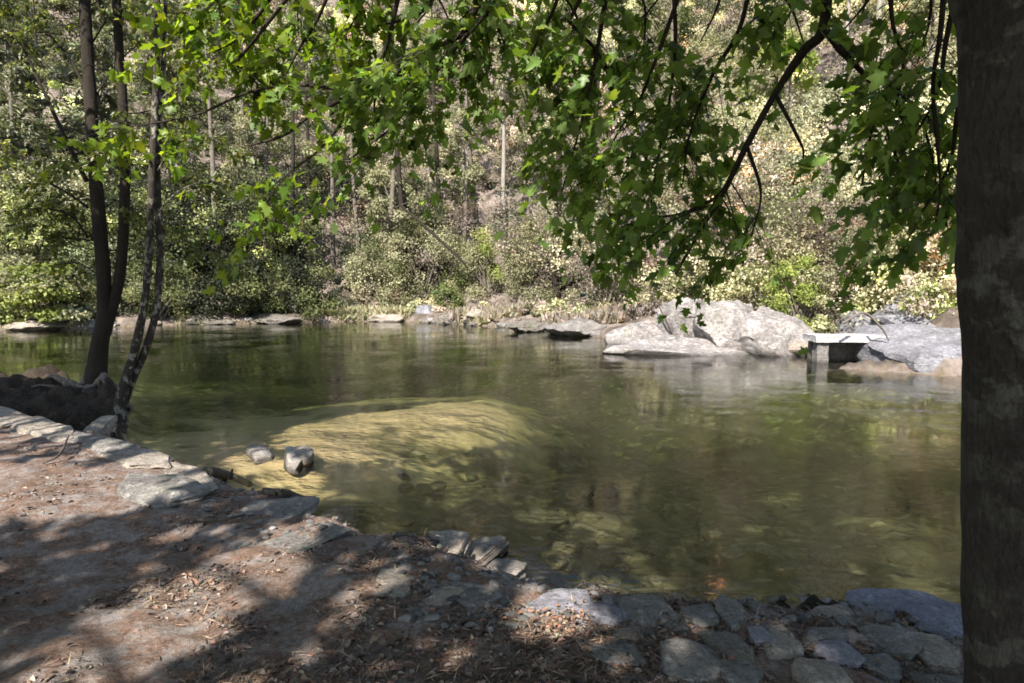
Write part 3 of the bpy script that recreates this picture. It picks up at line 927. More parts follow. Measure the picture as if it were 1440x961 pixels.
for nm, lab, px, Y, H, R, cb, pal, bk, kw in FT:
    far_tree(nm, lab, px, Y, H, R, cb, pal, bk, **kw)

BARE = []
for k in range(20):
    px_, Y_ = [20, 75, 245, 300, 345, 410, 445, 505, 545, 575, 625, 680, 745, 775, 830, 875, 940, 1080, 1120, 1260][k] + rng.uniform(-8, 8), rng.uniform(34, 52)
    while terrain([((px_ - 720) / F * Y_, Y_)])[1][0][1] < 3.5: Y_ += 1.0
    BARE.append((px_, Y_))
    far_tree('slender_tree', 'slender upright trunk among many rising from the far wooded slope', px_, Y_, rng.uniform(12, 17), rng.uniform(1.2, 1.8), .72, [GREYG, MIDG, PALE][k % 3], ['far_bark', 'dark_bark', 'dark_bark', 'far_bark'][k % 4],
             r0=rng.uniform(.10, .19), n=1500, nc=14, lean=rng.uniform(-.06, .06), group='upright trunks on the far wooded slope')

# the far wood reads as one mass
def woods():
    hi, lo = MB(), MB()
    n = 6000
    a = np.radians(rng.uniform(-47, 47, n))
    D = np.where(rng.random(n) < .93, rng.uniform(20, 100, n), rng.uniform(80, 112, n))
    XY = np.stack([np.sin(a) * D, np.cos(a) * D], 1)
    ne = 2500
    pe, de = rng.uniform(-40, 1400, ne), rng.uniform(.8, 9, ne)
    fx = np.array([at(a_, b_, 0)[:2] for a_, b_ in zip(pe, np.interp(pe, [q[0] for q in FAR], [q[1] for q in FAR]))])
    fx = fx * (1 + de / np.linalg.norm(fx, axis=1))[:, None]
    XY = np.concatenate([fx[:650], XY]); D = np.linalg.norm(XY, axis=1)
    Z, inf = terrain(XY)
    dens = .5 + .5 * vnoise(XY * .13, 77)
    dens[:650] = 1
    ok = (inf[:, 1] > np.where(np.arange(len(XY)) < 650, .9, 2.5)) & (rng.random(len(XY)) < dens + .45)
    for (x, y), zz, df, D in list(zip(XY[ok], Z[ok], inf[ok, 1], D[ok]))[:2250]:
        z = [zz]
        far = df > 16
        low = df < 2.5 or rng.random() < (.5 if not far else .3)
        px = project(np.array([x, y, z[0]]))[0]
        if 200 < px < 500 and df < 9: pal = [DARKG, DARKG, DARKG, MIDG][rng.integers(0, 4)]  # near-black leaf colours paint in the thicket's shaded hollows
        elif px < 330: pal = [GREYG, MIDG, DARKG, PALE][rng.integers(0, 4)]  # darker leaf palette on the left stands in for tree shade
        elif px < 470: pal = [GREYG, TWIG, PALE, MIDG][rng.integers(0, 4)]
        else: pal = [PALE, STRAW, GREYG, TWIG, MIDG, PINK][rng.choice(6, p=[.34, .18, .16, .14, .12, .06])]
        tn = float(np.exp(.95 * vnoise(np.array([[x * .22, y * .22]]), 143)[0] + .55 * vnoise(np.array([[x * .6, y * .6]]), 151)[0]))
        if .93 < px / 1240 and df < 3.4 and px < 1440 and y < 26: continue
        if 845 < px < 1120 and df < 3.2: continue
        if any(abs(px - q) < 15 and D < Y_ + .5 for q, Y_ in ((706, 44), (652, 42), (1170, 40), (1222, 36), (905, 38), (470, 42))): continue
        cw = float(np.exp(rng.normal() * .42))
        if 480 < px < 860 and df < 6 and rng.random() < .3: continue
        if not low and any(abs(px - q) < 9 and D < Y_ + .3 for q, Y_ in BARE): continue
        r = rng.uniform(.35, .6) if df < 2.5 else rng.uniform(.6, 1.2) if low else rng.uniform(1.0, 2.3)
        h = r * .5 if low else rng.uniform(1.0, 5.5)
        sz = .07 + .0018 * D
        m = int(200 + 330 * r)
        sub = rng.integers(4, 8)
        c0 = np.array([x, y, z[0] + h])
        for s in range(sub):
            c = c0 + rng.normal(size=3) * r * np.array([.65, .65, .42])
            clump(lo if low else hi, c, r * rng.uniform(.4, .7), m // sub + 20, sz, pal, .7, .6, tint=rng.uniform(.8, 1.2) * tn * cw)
    tag(hi.build('woods', M['far_leaf']), 'mass of leafy woodland covering the steep slope across the river', 'woods', kind='stuff')
    tag(lo.build('undergrowth', M['far_leaf']), 'low undergrowth covering the slope across the river', 'undergrowth', kind='stuff')


woods()

# bank grass, far shore
def shore_plants():
    mb = MB()
    for (x0, x1, py, n, pal, hh) in ((425, 575, 447, 3200, STRAW, .35), (0, 120, 459, 900, STRAW, .2), (230, 430, 453, 1500, PALE, .22), (640, 760, 452, 2200, STRAW, .4), (590, 860, 452, 2600, TWIG, .5),
                                     (760, 900, 462, 2600, TWIG, .5), (1040, 1140, 484, 700, STRAW, .3), (1270, 1400, 470, 900, STRAW, .25)):
        px = rng.uniform(x0, x1, n)
        base = np.array([at(q, py, .2)[:2] for q in px]) + np.stack([np.zeros(n), rng.uniform(-.3, 1.6, n)], 1)
        z, inf = terrain(base)
        ok = inf[:, 1] > .05
        base, z = base[ok], z[ok]
        m = len(z)
        A = rng.normal(size=(m, 3)) * .5 + np.array([0, -.15, 1.0])
        leaves(mb, np.concatenate([base, z[:, None]], 1), A, rdir(m), hh * rng.uniform(.5, 1.3, m), pick(pal, m), BLADE_V * np.array([1, 1.8, 1]), DIA_F)
    tag(mb.build('bank_grass', M['grass']), 'dry straw coloured grass along the far shoreline', 'grass', kind='stuff')


shore_plants()

# ------------------------------------------------------------------ far rocks, dock
def boulder(label, box, dep, mat, sunk=.15, name='boulder', group='rocks along the far shore', yaw=0, **kw):
    x0, y0, x1, y1 = box
    b = at((x0 + x1) / 2, y1, 0.0)
    D = b[1]
    W, H = (x1 - x0) * D / F, (y1 - y0) * D / F
    hz = (H + sunk) / 2 * 1.05
    return rock(name, label, (b[0] * (D + dep / 2) / D, D + dep / 2, H / 2 - sunk / 2), (W / 2 * 1.12, dep / 2 * 1.1, hz), mat, group=group, yaw=yaw, sub=5, **dict(dict(boxy=3.2, planes=12, rough=.09), **kw))


boulder('big bleached rock face with smooth sloping top right of the upright crack', (974, 430, 1084, 499), 3.2, 'farpale', seed=41, sunk=1.0, boxy=3.6, planes=18, tilt=(.25, .05), rough=.12)
boulder('lower right shoulder of bleached rock sloping to the brown waterline stone', (1020, 450, 1134, 501), 2.8, 'farpale', seed=44, sunk=.9, boxy=3.2, planes=18, tilt=(.2, .18), rough=.12)
boulder('upright bleached rock with grey shaded face beside the crack', (936, 428, 996, 491), 2.2, 'farpale', seed=52, sunk=.9, yaw=.4, boxy=4.5, planes=16, rough=.12)
boulder('low long white ledge left of the leaning dead stick', (834, 450, 972, 487), 3.0, 'farpale', seed=63, sunk=1.0, boxy=4.0, planes=18, tilt=(.25, -.04), rough=.12)
boulder('stepped pale rock behind the low white ledge', (856, 436, 960, 472), 3.0, 'farpale', seed=68, sunk=.6, boxy=4, planes=18, tilt=(.3, 0), rough=.12)
boulder('long low pale shelf along the waterline under the bleached rocks', (850, 476, 1100, 500), 2.0, 'farpale', seed=57, sunk=1.0, boxy=4.5, planes=12, tilt=(.12, 0.03), yaw=-.09, rough=.05)
boulder('small dark rock at the waterline between the bleached boulders', (968, 476, 1000, 492), .5, 'dark', seed=66)
boulder('rounded pale rocky bank below the twiggy bush', (766, 452, 852, 474), 1.8, 'grey', seed=71, planes=16, rough=.14)
boulder('whitish rock with dark gap under it below the yellow green bush', (652, 438, 718, 458), 1.4, 'beige', seed=75, planes=16, rough=.12)
boulder('grey rock at the foot of the big round bush', (582, 430, 614, 452), 1.2, 'farslate', seed=79)
boulder('low stones between grey rock and whitish rock', (614, 444, 660, 456), 1.0, 'grey', seed=83, rough=.14)
boulder('brown root covered rock at the water between whitish rock and rocky bank', (712, 452, 775, 468), 1.6, 'dark', seed=88, planes=16, rough=.15)
boulder('low pale stone by the straw coloured grass', (522, 444, 572, 453), 1.2, 'beige', seed=93, rough=.12)
boulder('flat pinkish sand coloured rock on the far left shore', (0, 453, 95, 466), 2.5, 'beige', seed=97, boxy=2.6)
boulder('mossy low rock on the shore below the dark thicket', (250, 448, 330, 457), 1.5, 'dark', seed=101)
boulder('mossy stone at the shore under the overhanging evergreen', (360, 446, 425, 456), 1.4, 'dark', seed=103)
for k in range(34):
    px_ = rng.uniform(560, 960) if k < 24 else rng.uniform(-10, 560)
    base = at(px_, np.interp(px_, [q[0] for q in FAR], [q[1] for q in FAR]), 0.0)
    w_ = rng.uniform(.15, .5)
    y_ = base[1] + rng.uniform(-.15, .5)
    rock('shore_rock', 'small rock among many scattered along the far waterline', (base[0] * y_ / base[1], y_, w_ * .15), (w_, w_ * .8, w_ * rng.uniform(.35, .7)), ['beige', 'farpale', 'grey', 'dark'][rng.integers(0, 4)],
         group='small rocks along the far waterline', boxy=2.6, planes=9, rough=.12, sub=3, yaw=rng.uniform(0, 3))
# ledge right of dock
L_ = 'rocks beside the dock'
boulder('broad blue grey rock ledge dipping into the water right of the dock', (1228, 486, 1450, 532), 4.2, 'farslate', sunk=.7, group=L_, seed=114, boxy=3.4, layers=4, rough=.05, planes=6, vcut=.3, tilt=(.20, -.04), yaw=-.06)
boulder('tilted blue grey rock slope behind the ledge with long cracks', (1236, 456, 1420, 520), 5.5, 'farslate', sunk=.8, group=L_, seed=117, tilt=(.35, .10), layers=3, boxy=4)
boulder('pinkish sand coloured rock slope beside the dark trunk', (1300, 446, 1440, 500), 4.6, 'beige', sunk=.6, group=L_, seed=121, tilt=(.3, .15))
boulder('grey jagged rock behind the dock top', (1176, 450, 1262, 500), 3.0, 'farslate', group=L_, seed=125, tilt=(.25, -.1), planes=16)
boulder('brown stone at the waterline left of the dock', (1098, 482, 1140, 502), 1.2, 'beige', group=L_, seed=129)


def dock():
    a = at(1143, 511, 0.0)
    D = a[1]
    k = D / F
    x0, x1 = (1142 - 720) * k + .14, (1254 - 720) * k
    top = (511 - 472) * k
    th = 9 * k
    t = thing('dock', 'small pale concrete dock slab on stout posts over a dark hollow', 'dock', (x0, D, 0))

    def box(nm, x0, x1, y0, y1, z0, z1, mat, bev=.015, sd=0):
        import bmesh
        bm = bmesh.new()
        bmesh.ops.create_cube(bm, size=1)
        for v in bm.verts:
            v.co = Vector((x0 + (v.co.x + .5) * (x1 - x0), y0 + (v.co.y + .5) * (y1 - y0), z0 + (v.co.z + .5) * (z1 - z0)))
        bmesh.ops.subdivide_edges(bm, edges=bm.edges[:], cuts=6, use_grid_fill=True)
        vs = np.array([v.co[:] for v in bm.verts])
        d = .03 * fbm(vs * 6 + sd, sd, 3)
        vs = vs + d[:, None] * np.array([1, 1, .6])
        for v in bm.verts: v.index
        f = [[v.index for v in p.verts] for p in bm.faces]
        bm.free()
        mb = MB(); mb.add(vs, f)
        return mb.build(nm, M[mat], t, True, .7)
    box('slab', x0 - .05, x1, D - .12, D + .75, top - th, top, 'concrete', sd=3)
    box('post', x0 + .04, x0 + .34, D - .02, D + .3, -1.2, top - th - .003, 'grey', sd=5)
    box('post', x1 - .5, x1 - .1, D + .25, D + .54, -1.2, top - th - .003, 'grey', sd=8)
    box('dark_backing', x0 + .1, x1 - .1, D + .55, D + .73, -1.0, top - th - .003, 'dark', sd=9)  # dark panel added to make the shade under the slab


dock()
log('dead_stick', 'dark dead stick leaning on the white ledge into the water', [at(952, 487, -.05), atY(938, 455, at(952, 487, 0)[1] + .15), atY(918, 412, at(952, 487, 0)[1] + .5)], [.035, .03, .018], 'drift', 'stick', False)
log('dead_stick', 'thin upright stick beside the leaning dead stick', [at(962, 488, -.05), atY(962, 455, at(962, 488, 0)[1] - .02), atY(968, 425, at(962, 488, 0)[1] + .1)], [.03, .026, .012], 'drift', 'stick', False)
_a = gat(652, 425); _Y = _a[1] + .8
log('fallen_log', 'long thin fallen trunk slanting over the big round bush', [atY(655, 372, _Y - 2.6), atY(610, 330, _Y - 2.4), atY(562, 288, _Y - 2.2)], [.07, .08, .06], 'dark_bark', 'log', False)
for lab, pts in (('pale dead branch curving over the rock slope above the dock', [(1185, 455), (1215, 440), (1240, 462), (1250, 480)]),):
    Yb = at(1250, 520, 0)[1]
    log('fallen_branch', lab, [atY(a, b, Yb + .6 - .01 * i) for i, (a, b) in enumerate(pts)], [.03, .035, .03, .02][:len(pts)], 'drift' if 'dark' in lab else 'far_bark', 'branch', False)

# ------------------------------------------------------------------ left trees on the root mound
HEM = [(0.07, 0.095, 0.03), (0.10, 0.125, 0.045), (0.14, 0.16, 0.07)]


def spray(mb, tw, P, R, n=60, size=.08, pal=HEM, spread=.35, tv=OVAL_V, tf=OVAL_F, twigs=10, up=1.0, t0=.35, droop=.25, gap=0):
    """side twigs and small leaves along a branch"""
    C = resample(P, 40)
    for k in range(twigs):
        i = int((t0 + (1 - t0) * rng.random()) * 39)
        if gap and vnoise(C[i][None] * 1.7, 33)[0] < gap - .5: continue
        T = C[min(i + 1, 39)] - C[max(i - 1, 0)]
        T = T / (np.linalg.norm(T) + 1e-9)
        s = np.cross(T, [0, 0, 1.0]); s /= np.linalg.norm(s) + 1e-9
        d = T * rng.uniform(.2, .9) + s * rng.choice([-1, 1]) * rng.uniform(.4, 1) + np.array([0, 0, rng.uniform(-.5, .2)])
        d /= np.linalg.norm(d)
        L = spread * rng.uniform(.5, 1.5)
        e = C[i] + d * L + np.array([0, 0, -droop * L])
        m_ = (C[i] + e) / 2 + np.array([0, 0, .08 * L])
        tube(tw, [C[i], m_, e], [R * .5, R * .35, R * .12], 4, 5)
        m = max(3, n // twigs)
        u = rng.uniform(.25, 1.05, m)
        q = C[i] + (e - C[i]) * u[:, None] + rng.normal(size=(m, 3)) * size * .35
        A = d + rng.normal(size=(m, 3)) * .8
        A[:, 2] -= .3
        for h_ in range(3):   # three degrees of curl
            k_ = np.arange(m) % 3 == h_
            tv2 = tv.copy()
            tv2[:, 2] = tv[:, 2] * (1, 2.2, .2)[h_] - (0, .25, -.12)[h_] * tv[:, 0] ** 2
            leaves(mb, q[k_], A[k_], rdir(int(k_.sum()), up), size * rng.uniform(.5, 1.4, int(k_.sum())), pick(pal, int(k_.sum()), .28), tv2, tf)


def left_trees():
    b = at(130, 540, .42); b[2] = gz(b[0], b[1])
    Y = b[1]
    t = thing('dark_twin_tree', 'dark tree with two upright trunks and thin bare side branches on the root mound', 'tree', b)
    tk = MB()
    # main trunk
    px = [(130, 545), (138, 500), (145, 450), (146, 400), (141, 330), (133, 230), (128, 150), (122, 60), (118, -20), (114, -160), (112, -330), (112, -560)]
    P = [atY(a, c, Y) for a, c in px]
    P[0] = b - (0, 0, .15)
    tube(tk, P, np.array([.32, .21, .17, .16, .155, .145, .135, .13, .125, .10, .08, .02]) * .72, 14, 80, .10, seed=3)
    tk.build('trunk', M['dark_bark'], t)
    rt = MB()
    for k in range(17):
        a = rng.uniform(0, 6.28)
        L = rng.uniform(.5, 1.5)
        pts = [b + (0, 0, .30)]
        for q in (.16, .34, .55, .78, 1.0):
            aa = a + rng.normal() * .18
            x_, y_ = b[0] + math.cos(aa) * L * q * 1.2, b[1] + math.sin(aa) * L * q * .8
            pts.append(np.array([x_, y_, gz(x_, y_) + (.08 * (1 - q) + rng.uniform(-.01, .05) if q < 1 else -.06)]))
        tube(rt, pts, np.array([.13, .10, .065, .045, .03, .012]) * rng.uniform(.6, 1.1), 7, 22, .2, seed=k)
    rt.build('roots', M['far_bark'], t)
    s2 = MB()
    px = [(146, 470), (158, 430), (168, 390), (174, 320), (176, 240), (173, 150), (168, 80), (164, 0), (160, -120), (156, -300)]
    tube(s2, [atY(a, c, Y + .05) for a, c in px], [.11, .10, .092, .088, .083, .08, .075, .07, .06, .02], 10, 50, .1, seed=5)
    s2.build('second_trunk', M['dark_bark'], t)
    BR = [([(122, 255), (90, 190), (60, 125), (30, 60), (5, -10)], .04, 0.0), ([(120, 125), (100, 85), (70, 50), (35, 15)], .028, .2), ([(124, 292), (95, 272), (55, 250), (0, 228), (-60, 215)], .028, .3),
          ([(124, 335), (105, 308), (80, 296), (40, 294), (-10, 300)], .022, -.2), ([(128, 170), (165, 162), (200, 158), (240, 150)], .018, -.3), ([(140, 355), (180, 350), (215, 350), (250, 344)], .014, .1),
          ([(140, 310), (160, 315), (200, 308), (235, 300)], .012, .3), ([(128, 150), (150, 110), (185, 70), (215, 55)], .018, .2), ([(130, 60), (150, 30), (180, 10)], .018, -.2), ([(176, 230), (200, 232), (230, 222)], .012, 0),
          ([(136, 385), (110, 370), (85, 372), (50, 368)], .014, .3)]
    for q in range(22):
        py_ = rng.uniform(-30, 400)
        xt = np.interp(py_, [0, 60, 150, 230, 330, 400], [119, 122, 128, 133, 141, 146])
        sg = -1 if rng.random() < .62 else 1
        L_ = rng.uniform(50, 150)
        BR.append(([(xt, py_), (xt + sg * L_ * .35, py_ - rng.uniform(-4, 18)), (xt + sg * L_ * .7, py_ - rng.uniform(-10, 34)), (xt + sg * L_, py_ - rng.uniform(-25, 45))], rng.uniform(.007, .014), rng.uniform(-.4, .4)))
    br, fo = MB(), MB()
    for k, (pp, r, dy) in enumerate(BR):
        bb = MB()
        P = [atY(a, c, Y + dy * i / 2) for i, (a, c) in enumerate(pp)]
        tube(bb, P, np.linspace(r, r * .35, len(P)), 7, 20, .12, seed=k)
        # bare twigs
        C = resample(P, 30)
        for q in range(7):
            i = rng.integers(6, 29)
            e = C[i] + np.array([rng.normal() * .35, rng.normal() * .3, rng.uniform(-.35, .25)])
            tube(bb, [C[i], (C[i] + e) / 2 + (0, 0, .05), e], [r * .28, r * .2, .003], 4, 5)
        fb = MB()
        spray(fb, bb, P, r * .5, n=110, size=.085, spread=.45, twigs=9)
        fb.build('foliage', M['maple_leaf'], bb.build('branch', M['dark_bark'], t))
    # high crown above the picture
    for k in range(46):
        a = rng.uniform(0, 6.28); u = rng.uniform(0, 1)
        c = np.array([P[0][0], 0, 0]) * 0 + np.array([b[0] + math.cos(a) * 2.6 * (1 - u * .6) * rng.random() ** .5, Y + math.sin(a) * 2.6 * (1 - u * .6) * rng.random() ** .5, 7.7 + 4.2 * u])
        clump(fo, c, rng.uniform(.5, .9), 80, .16, HEM, .5, .8, OVAL_V, OVAL_F)
    fo.build('crown', M['maple_leaf'], t)
    # mottled tree
    b2 = at(166, 588, .12); b2[2] = gz(b2[0], b2[1])
    Y2 = b2[1]
    t2 = thing('mottled_tree', 'leaning thin tree with pale mottled bark and two close stems at the water edge', 'tree', b2)
    m1, m2 = MB(), MB()
    px = [(162, 592), (172, 552), (186, 505), (197, 460), (204, 420), (210, 350), (213, 260), (217, 180), (220, 90), (221, 0), (222, -130), (224, -300)]
    P1 = [atY(a, c, Y2) for a, c in px]; P1[0] = b2 - (0, 0, .15)
    tube(m1, P1, [.13, .085, .068, .062, .058, .054, .05, .048, .045, .04, .035, .01], 10, 60, .14, seed=13)
    m1.build('trunk', M['mottled_bark'], t2)
    px = [(168, 580), (186, 535), (207, 485), (219, 440), (224, 395), (225, 330), (221, 250), (226, 150), (232, 40), (236, -120)]
    P2 = [atY(a, c, Y2 + .12) for a, c in px]
    tube(m2, P2, [.07, .06, .055, .052, .055, .058, .045, .038, .03, .012], 10, 50, .14, seed=17)
    m2.build('second_stem', M['mottled_bark'], t2)
    f2 = MB()
    for pp, r, dy in (([(222, 300), (250, 270), (290, 255), (330, 262)], .014, .2), ([(222, 240), (245, 205), (280, 190), (310, 200)], .012, -.2), ([(214, 200), (190, 190), (160, 200), (130, 215)], .010, -.2),
                      ([(224, 350), (250, 340), (285, 345), (310, 365)], .010, .1), ([(226, 140), (260, 110), (300, 100)], .012, .1)):
        bb = MB()
        P = [atY(a, c, Y2 + dy * i / 2) for i, (a, c) in enumerate(pp)]
        tube(bb, P, np.linspace(r, r * .4, len(P)), 6, 16, .1)
        fb = MB()
        spray(fb, bb, P, r * .6, n=130, size=.10, spread=.4, twigs=10, t0=.2)
        fb.build('foliage', M['maple_leaf'], bb.build('branch', M['mottled_bark'], t2))
    for k in range(16):
        a = rng.uniform(0, 6.28)
        clump(f2, np.array([P1[-3][0] + math.cos(a) * 1.2, Y2 + math.sin(a) * 1.2, rng.uniform(6.3, 8.5)]), .6, 70, .15, HEM, .5, .8, OVAL_V, OVAL_F)
    f2.build('crown', M['maple_leaf'], t2)


left_trees()

# ------------------------------------------------------------------ the maple with its overhanging boughs
MAP = [(0.11, 0.185, 0.045), (0.14, 0.225, 0.055), (0.165, 0.25, 0.06), (0.10, 0.155, 0.05)]
MAPY = [(0.13, 0.20, 0.025), (0.16, 0.23, 0.03), (0.10, 0.17, 0.025)]


def maple():
    Yt = 1.9
    b = np.array([1.55, Yt, 0]); b[2] = gz(b[0], b[1])
    t = thing('maple_tree', 'large dark maple trunk with lichen patches and boughs overhanging the whole river view', 'tree', b)
    tk = MB()
    R = .225
    P = []
    for py, lx in ((1120, 1374), (961, 1370), (800, 1369), (640, 1370), (480, 1370), (320, 1366), (160, 1363), (0, 1361), (-200, 1358)):
        e = atY(lx, py, Yt)
        P.append((e[0] + R * (1.16 if py > 1000 else 1.03), Yt, e[2]))
    P[0] = (P[1][0] + .02, Yt, b[2] - .2)
    P += [(1.5, 1.75, 5.4), (1.4, 1.4, 7.2), (1.3, 1.1, 9.5)]
    tube(tk, P, [R * 1.15] + [R] * 8 + [R * .75, R * .5, R * .1], 48, 260, .055, seed=31)
    tk.build('trunk', M['maple_bark'], t)
    fo, lit = MB(), MB()
    top = np.array([1.48, 1.85, 4.3])
    B = []  # (px path with Y, radius, leafy start, density, palette, spread)
    B.append(([(1165, -60, 3.6), (1158, 40, 3.7), (1130, 72, 3.8), (1090, 132, 4.0), (1050, 205, 4.2), (1015, 275, 4.4), (985, 325, 4.5), (950, 385, 4.6)], .032, .2, 1.3, MAP, .42, True))
    B.append(([(1160, 40, 3.7), (1178, 66, 3.7), (1215, 105, 3.8), (1230, 130, 3.9), (1224, 190, 4.0), (1212, 260, 4.1)], .020, .25, .75, MAP, .38, False))
    B.append(([(1215, 105, 3.8), (1250, 118, 3.8), (1290, 160, 3.8), (1310, 220, 3.8), (1320, 300, 3.9)], .013, .2, 1.0, MAP, .36, False))
    B.append(([(690, -80, 4.4), (662, 28, 4.6), (620, 66, 4.7), (560, 106, 4.9), (500, 132, 5.1), (440, 160, 5.3), (400, 190, 5.4), (350, 205, 5.5)], .030, .05, 1.4, MAP, .5, True))
    B.append(([(500, 132, 5.1), (430, 120, 5.2), (350, 130, 5.3), (280, 160, 5.4), (200, 176, 5.5), (150, 182, 5.5)], .014, .2, .8, MAPY, .38, False))
    B.append(([(570, -50, 4.5), (548, 50, 4.7), (530, 110, 4.8), (525, 180, 4.9)], .018, .1, 1.0, MAP, .42, True))
    B.append(([(945, -40, 4.2), (950, 60, 4.3), (940, 150, 4.4), (926, 220, 4.5), (915, 290, 4.5)], .014, .1, 1.1, MAP, .45, True))
    B.append(([(960, -20, 4.0), (920, 90, 4.2), (895, 150, 4.4), (866, 192, 4.5), (840, 260, 4.6)], .014, .1, 1.1, MAP, .45, True))
    B.append(([(420, -80, 4.8), (385, -10, 5.0), (340, 50, 5.2), (300, 75, 5.3)], .016, .1, .9, MAPY, .42, True))
    B.append(([(480, -60, 4.6), (450, 20, 4.8), (420, 70, 5.0), (400, 110, 5.1)], .016, .1, .9, MAPY, .4, True))
    B.append(([(800, -60, 4.0), (780, 10, 4.3), (755, 60, 4.5), (735, 105, 4.6)], .016, .1, .8, MAP, .5, True))
    B.append(([(860, -60, 4.0), (845, 40, 4.3), (830, 120, 4.5), (810, 200, 4.6), (790, 270, 4.7)], .016, .1, 1.1, MAP, .48, True))
    B.append(([(1330, -40, 3.0), (1322, 50, 3.1), (1312, 120, 3.3), (1318, 200, 3.4), (1322, 270, 3.5), (1312, 330, 3.6)], .014, .1, .9, MAP, .32, True))
    B.append(([(1060, -50, 3.9), (1040, 40, 4.1), (1000, 110, 4.3), (970, 190, 4.4), (960, 260, 4.5)], .016, .1, 1.2, MAP, .45, True))
    B.append(([(1090, 132, 4.0), (1120, 190, 4.1), (1130, 220, 4.2), (1115, 260, 4.3)], .012, .2, .7, MAP, .36, False))
    B.append(([(1050, 205, 4.2), (1070, 270, 4.3), (1060, 320, 4.4), (1050, 350, 4.5)], .012, .1, 1.1, MAP, .36, False))
    B.append(([(1015, 275, 4.4), (960, 300, 4.6), (900, 310, 4.7), (850, 330, 4.8)], .012, .1, 1.0, MAP, .4, False))
    B.append(([(640, -60, 4.3), (600, 10, 4.6), (560, 30, 4.8), (500, 40, 5.0)], .016, .0, 1.0, MAP, .5, True))
    B.append(([(740, -70, 4.2), (690, 10, 4.4), (640, 70, 4.6), (590, 130, 4.8), (550, 180, 5.0), (490, 225, 5.1)], .016, .1, 1.1, MAP, .5, True))
    B.append(([(500, 150, 5.1), (450, 210, 5.2), (400, 250, 5.4), (360, 310, 5.5)], .012, .2, .7, MAPY, .38, False))
    B.append(([(1250, -50, 3.4), (1255, 30, 3.5), (1270, 90, 3.6), (1260, 150, 3.7)], .014, .1, .7, MAP, .35, True))
    B.append(([(1230, 130, 3.9), (1260, 220, 4.0), (1280, 270, 4.1), (1270, 310, 4.2)], .011, .2, .7, MAP, .33, False))
    for x0_, y0_, x1_, y1_, Y0, pl in ((620, -40, 560, 60, 4.4, MAP), (880, -50, 905, 70, 4.1, MAP), (760, -40, 820, 60, 4.2, MAP), (1010, -60, 985, 60, 3.9, MAP), (330, -70, 260, 50, 5.0, MAPY), (520, -70, 480, 60, 4.7, MAPY),
                                       (1330, 60, 1275, 210, 3.3, MAP), (1345, 170, 1295, 300, 3.4, MAP), (680, -50, 700, 60, 4.5, MAP), (1120, -60, 1100, 40, 3.8, MAP), (1060, -50, 1130, 60, 3.7, MAP), (1300, -60, 1290, 90, 3.3, MAP), (1240, -60, 1180, 50, 3.5, MAP), (640, -60, 700, 40, 4.3, MAP), (450, -60, 520, 40, 4.8, MAPY), (560, -60, 640, 50, 4.6, MAP), (940, -60, 900, 30, 4.0, MAP), (270, -60, 320, 40, 5.2, MAPY), (330, 90, 400, 140, 5.3, MAPY), (800, 30, 860, 130, 4.3, MAP), (1200, -60, 1210, 30, 3.6, MAP), (380, -60, 420, 50, 5.2, MAPY)):
        B.append(([(x0_, y0_, Y0), ((x0_ + x1_) / 2 + 14, (y0_ + y1_) / 2, Y0 + .15), (x1_, y1_, Y0 + .3)], .012, .0, 1.5, pl, .42, True))
    for k, (pp, r, t0, dens, pal, spr, root) in enumerate(B):
        bb = MB()
        P = [atY(a, c, y) for a, c, y in pp]
        if root:
            m = (top + P[0]) / 2 + np.array([0, 0, .35 + .1 * (k % 3)])
            tube(bb, [top + np.array([0, 0, (k % 5) * .18]), m, P[0]], [r * 1.9 + .01, r * 1.4, r * 1.05], 8, 16, .1, seed=k)
        tube(bb, P, np.linspace(r, r * .3, len(P)), 8, 40, .14, seed=k + 50)
        ln = float(np.sum(np.linalg.norm(np.diff(np.array(P), axis=0), axis=1)))
        tw = int(18 * ln * dens)
        fb = MB()
        spray(fb, bb, P, max(.005, r * .35), n=int(tw * 9), size=.082, pal=pal, spread=spr * 1.15, tv=MAPLE_V, tf=MAPLE_F, twigs=tw, up=1.1, t0=t0, droop=.35, gap=.37)
        bo = bb.build('bough', M['bough_bark'], t)
        if fb.n: fb.build('foliage', M['maple_leaf'], bo)
    return t, fo


maple_t, maple_fo = maple()

# ------------------------------------------------------------------ shade canopy : unseen maple crown and trees behind, gaps cut to shape the light
LIT = [  # (polygon in the photo, height, share of leaves taken out)
    ([(-200, 590), (0, 578), (150, 618), (300, 658), (240, 700), (120, 722), (0, 728), (-200, 740)], .42, .80),
    ([(398, 610), (490, 584), (640, 562), (735, 555), (812, 568), (780, 590), (700, 606), (640, 626), (560, 640), (500, 656), (450, 650), (402, 632)], -.2, 1.0),
    ([(300, 652), (360, 642), (440, 660), (440, 690), (400, 684), (330, 666)], -.05, 1.0),
    ([(66, 905), (150, 858), (260, 800), (330, 768), (420, 716), (470, 700), (484, 722), (410, 790), (330, 832), (210, 930), (130, 985), (60, 945)], .45, 1.0),
    ([(290, 860), (420, 790), (530, 795), (600, 830), (590, 900), (540, 985), (250, 1000)], .45, .66),
    ([(676, 782), (728, 782), (728, 820), (680, 820)], .15, 1.0),
    ([(745, 850), (835, 835), (850, 885), (760, 912)], .3, 1.0),
    ([(596, 744), (660, 744), (650, 790), (600, 785)], .2, .6),
    ([(815, 706), (880, 700), (885, 760), (820, 760)], -.3, 1.0),
    ([(830, 806), (882, 806), (882, 840), (832, 840)], -.15, 1.0),
]
_r = np.random.default_rng(5)
for _ in range(26):
    a_, b_ = _r.uniform(620, 1340), _r.uniform(665, 832)
    w_ = _r.uniform(10, 32)
    LIT.append(([(a_ - w_, b_), (a_, b_ - w_ * .45), (a_ + w_, b_), (a_ + w_ * .3, b_ + w_ * .5)], -.35, 1.0))
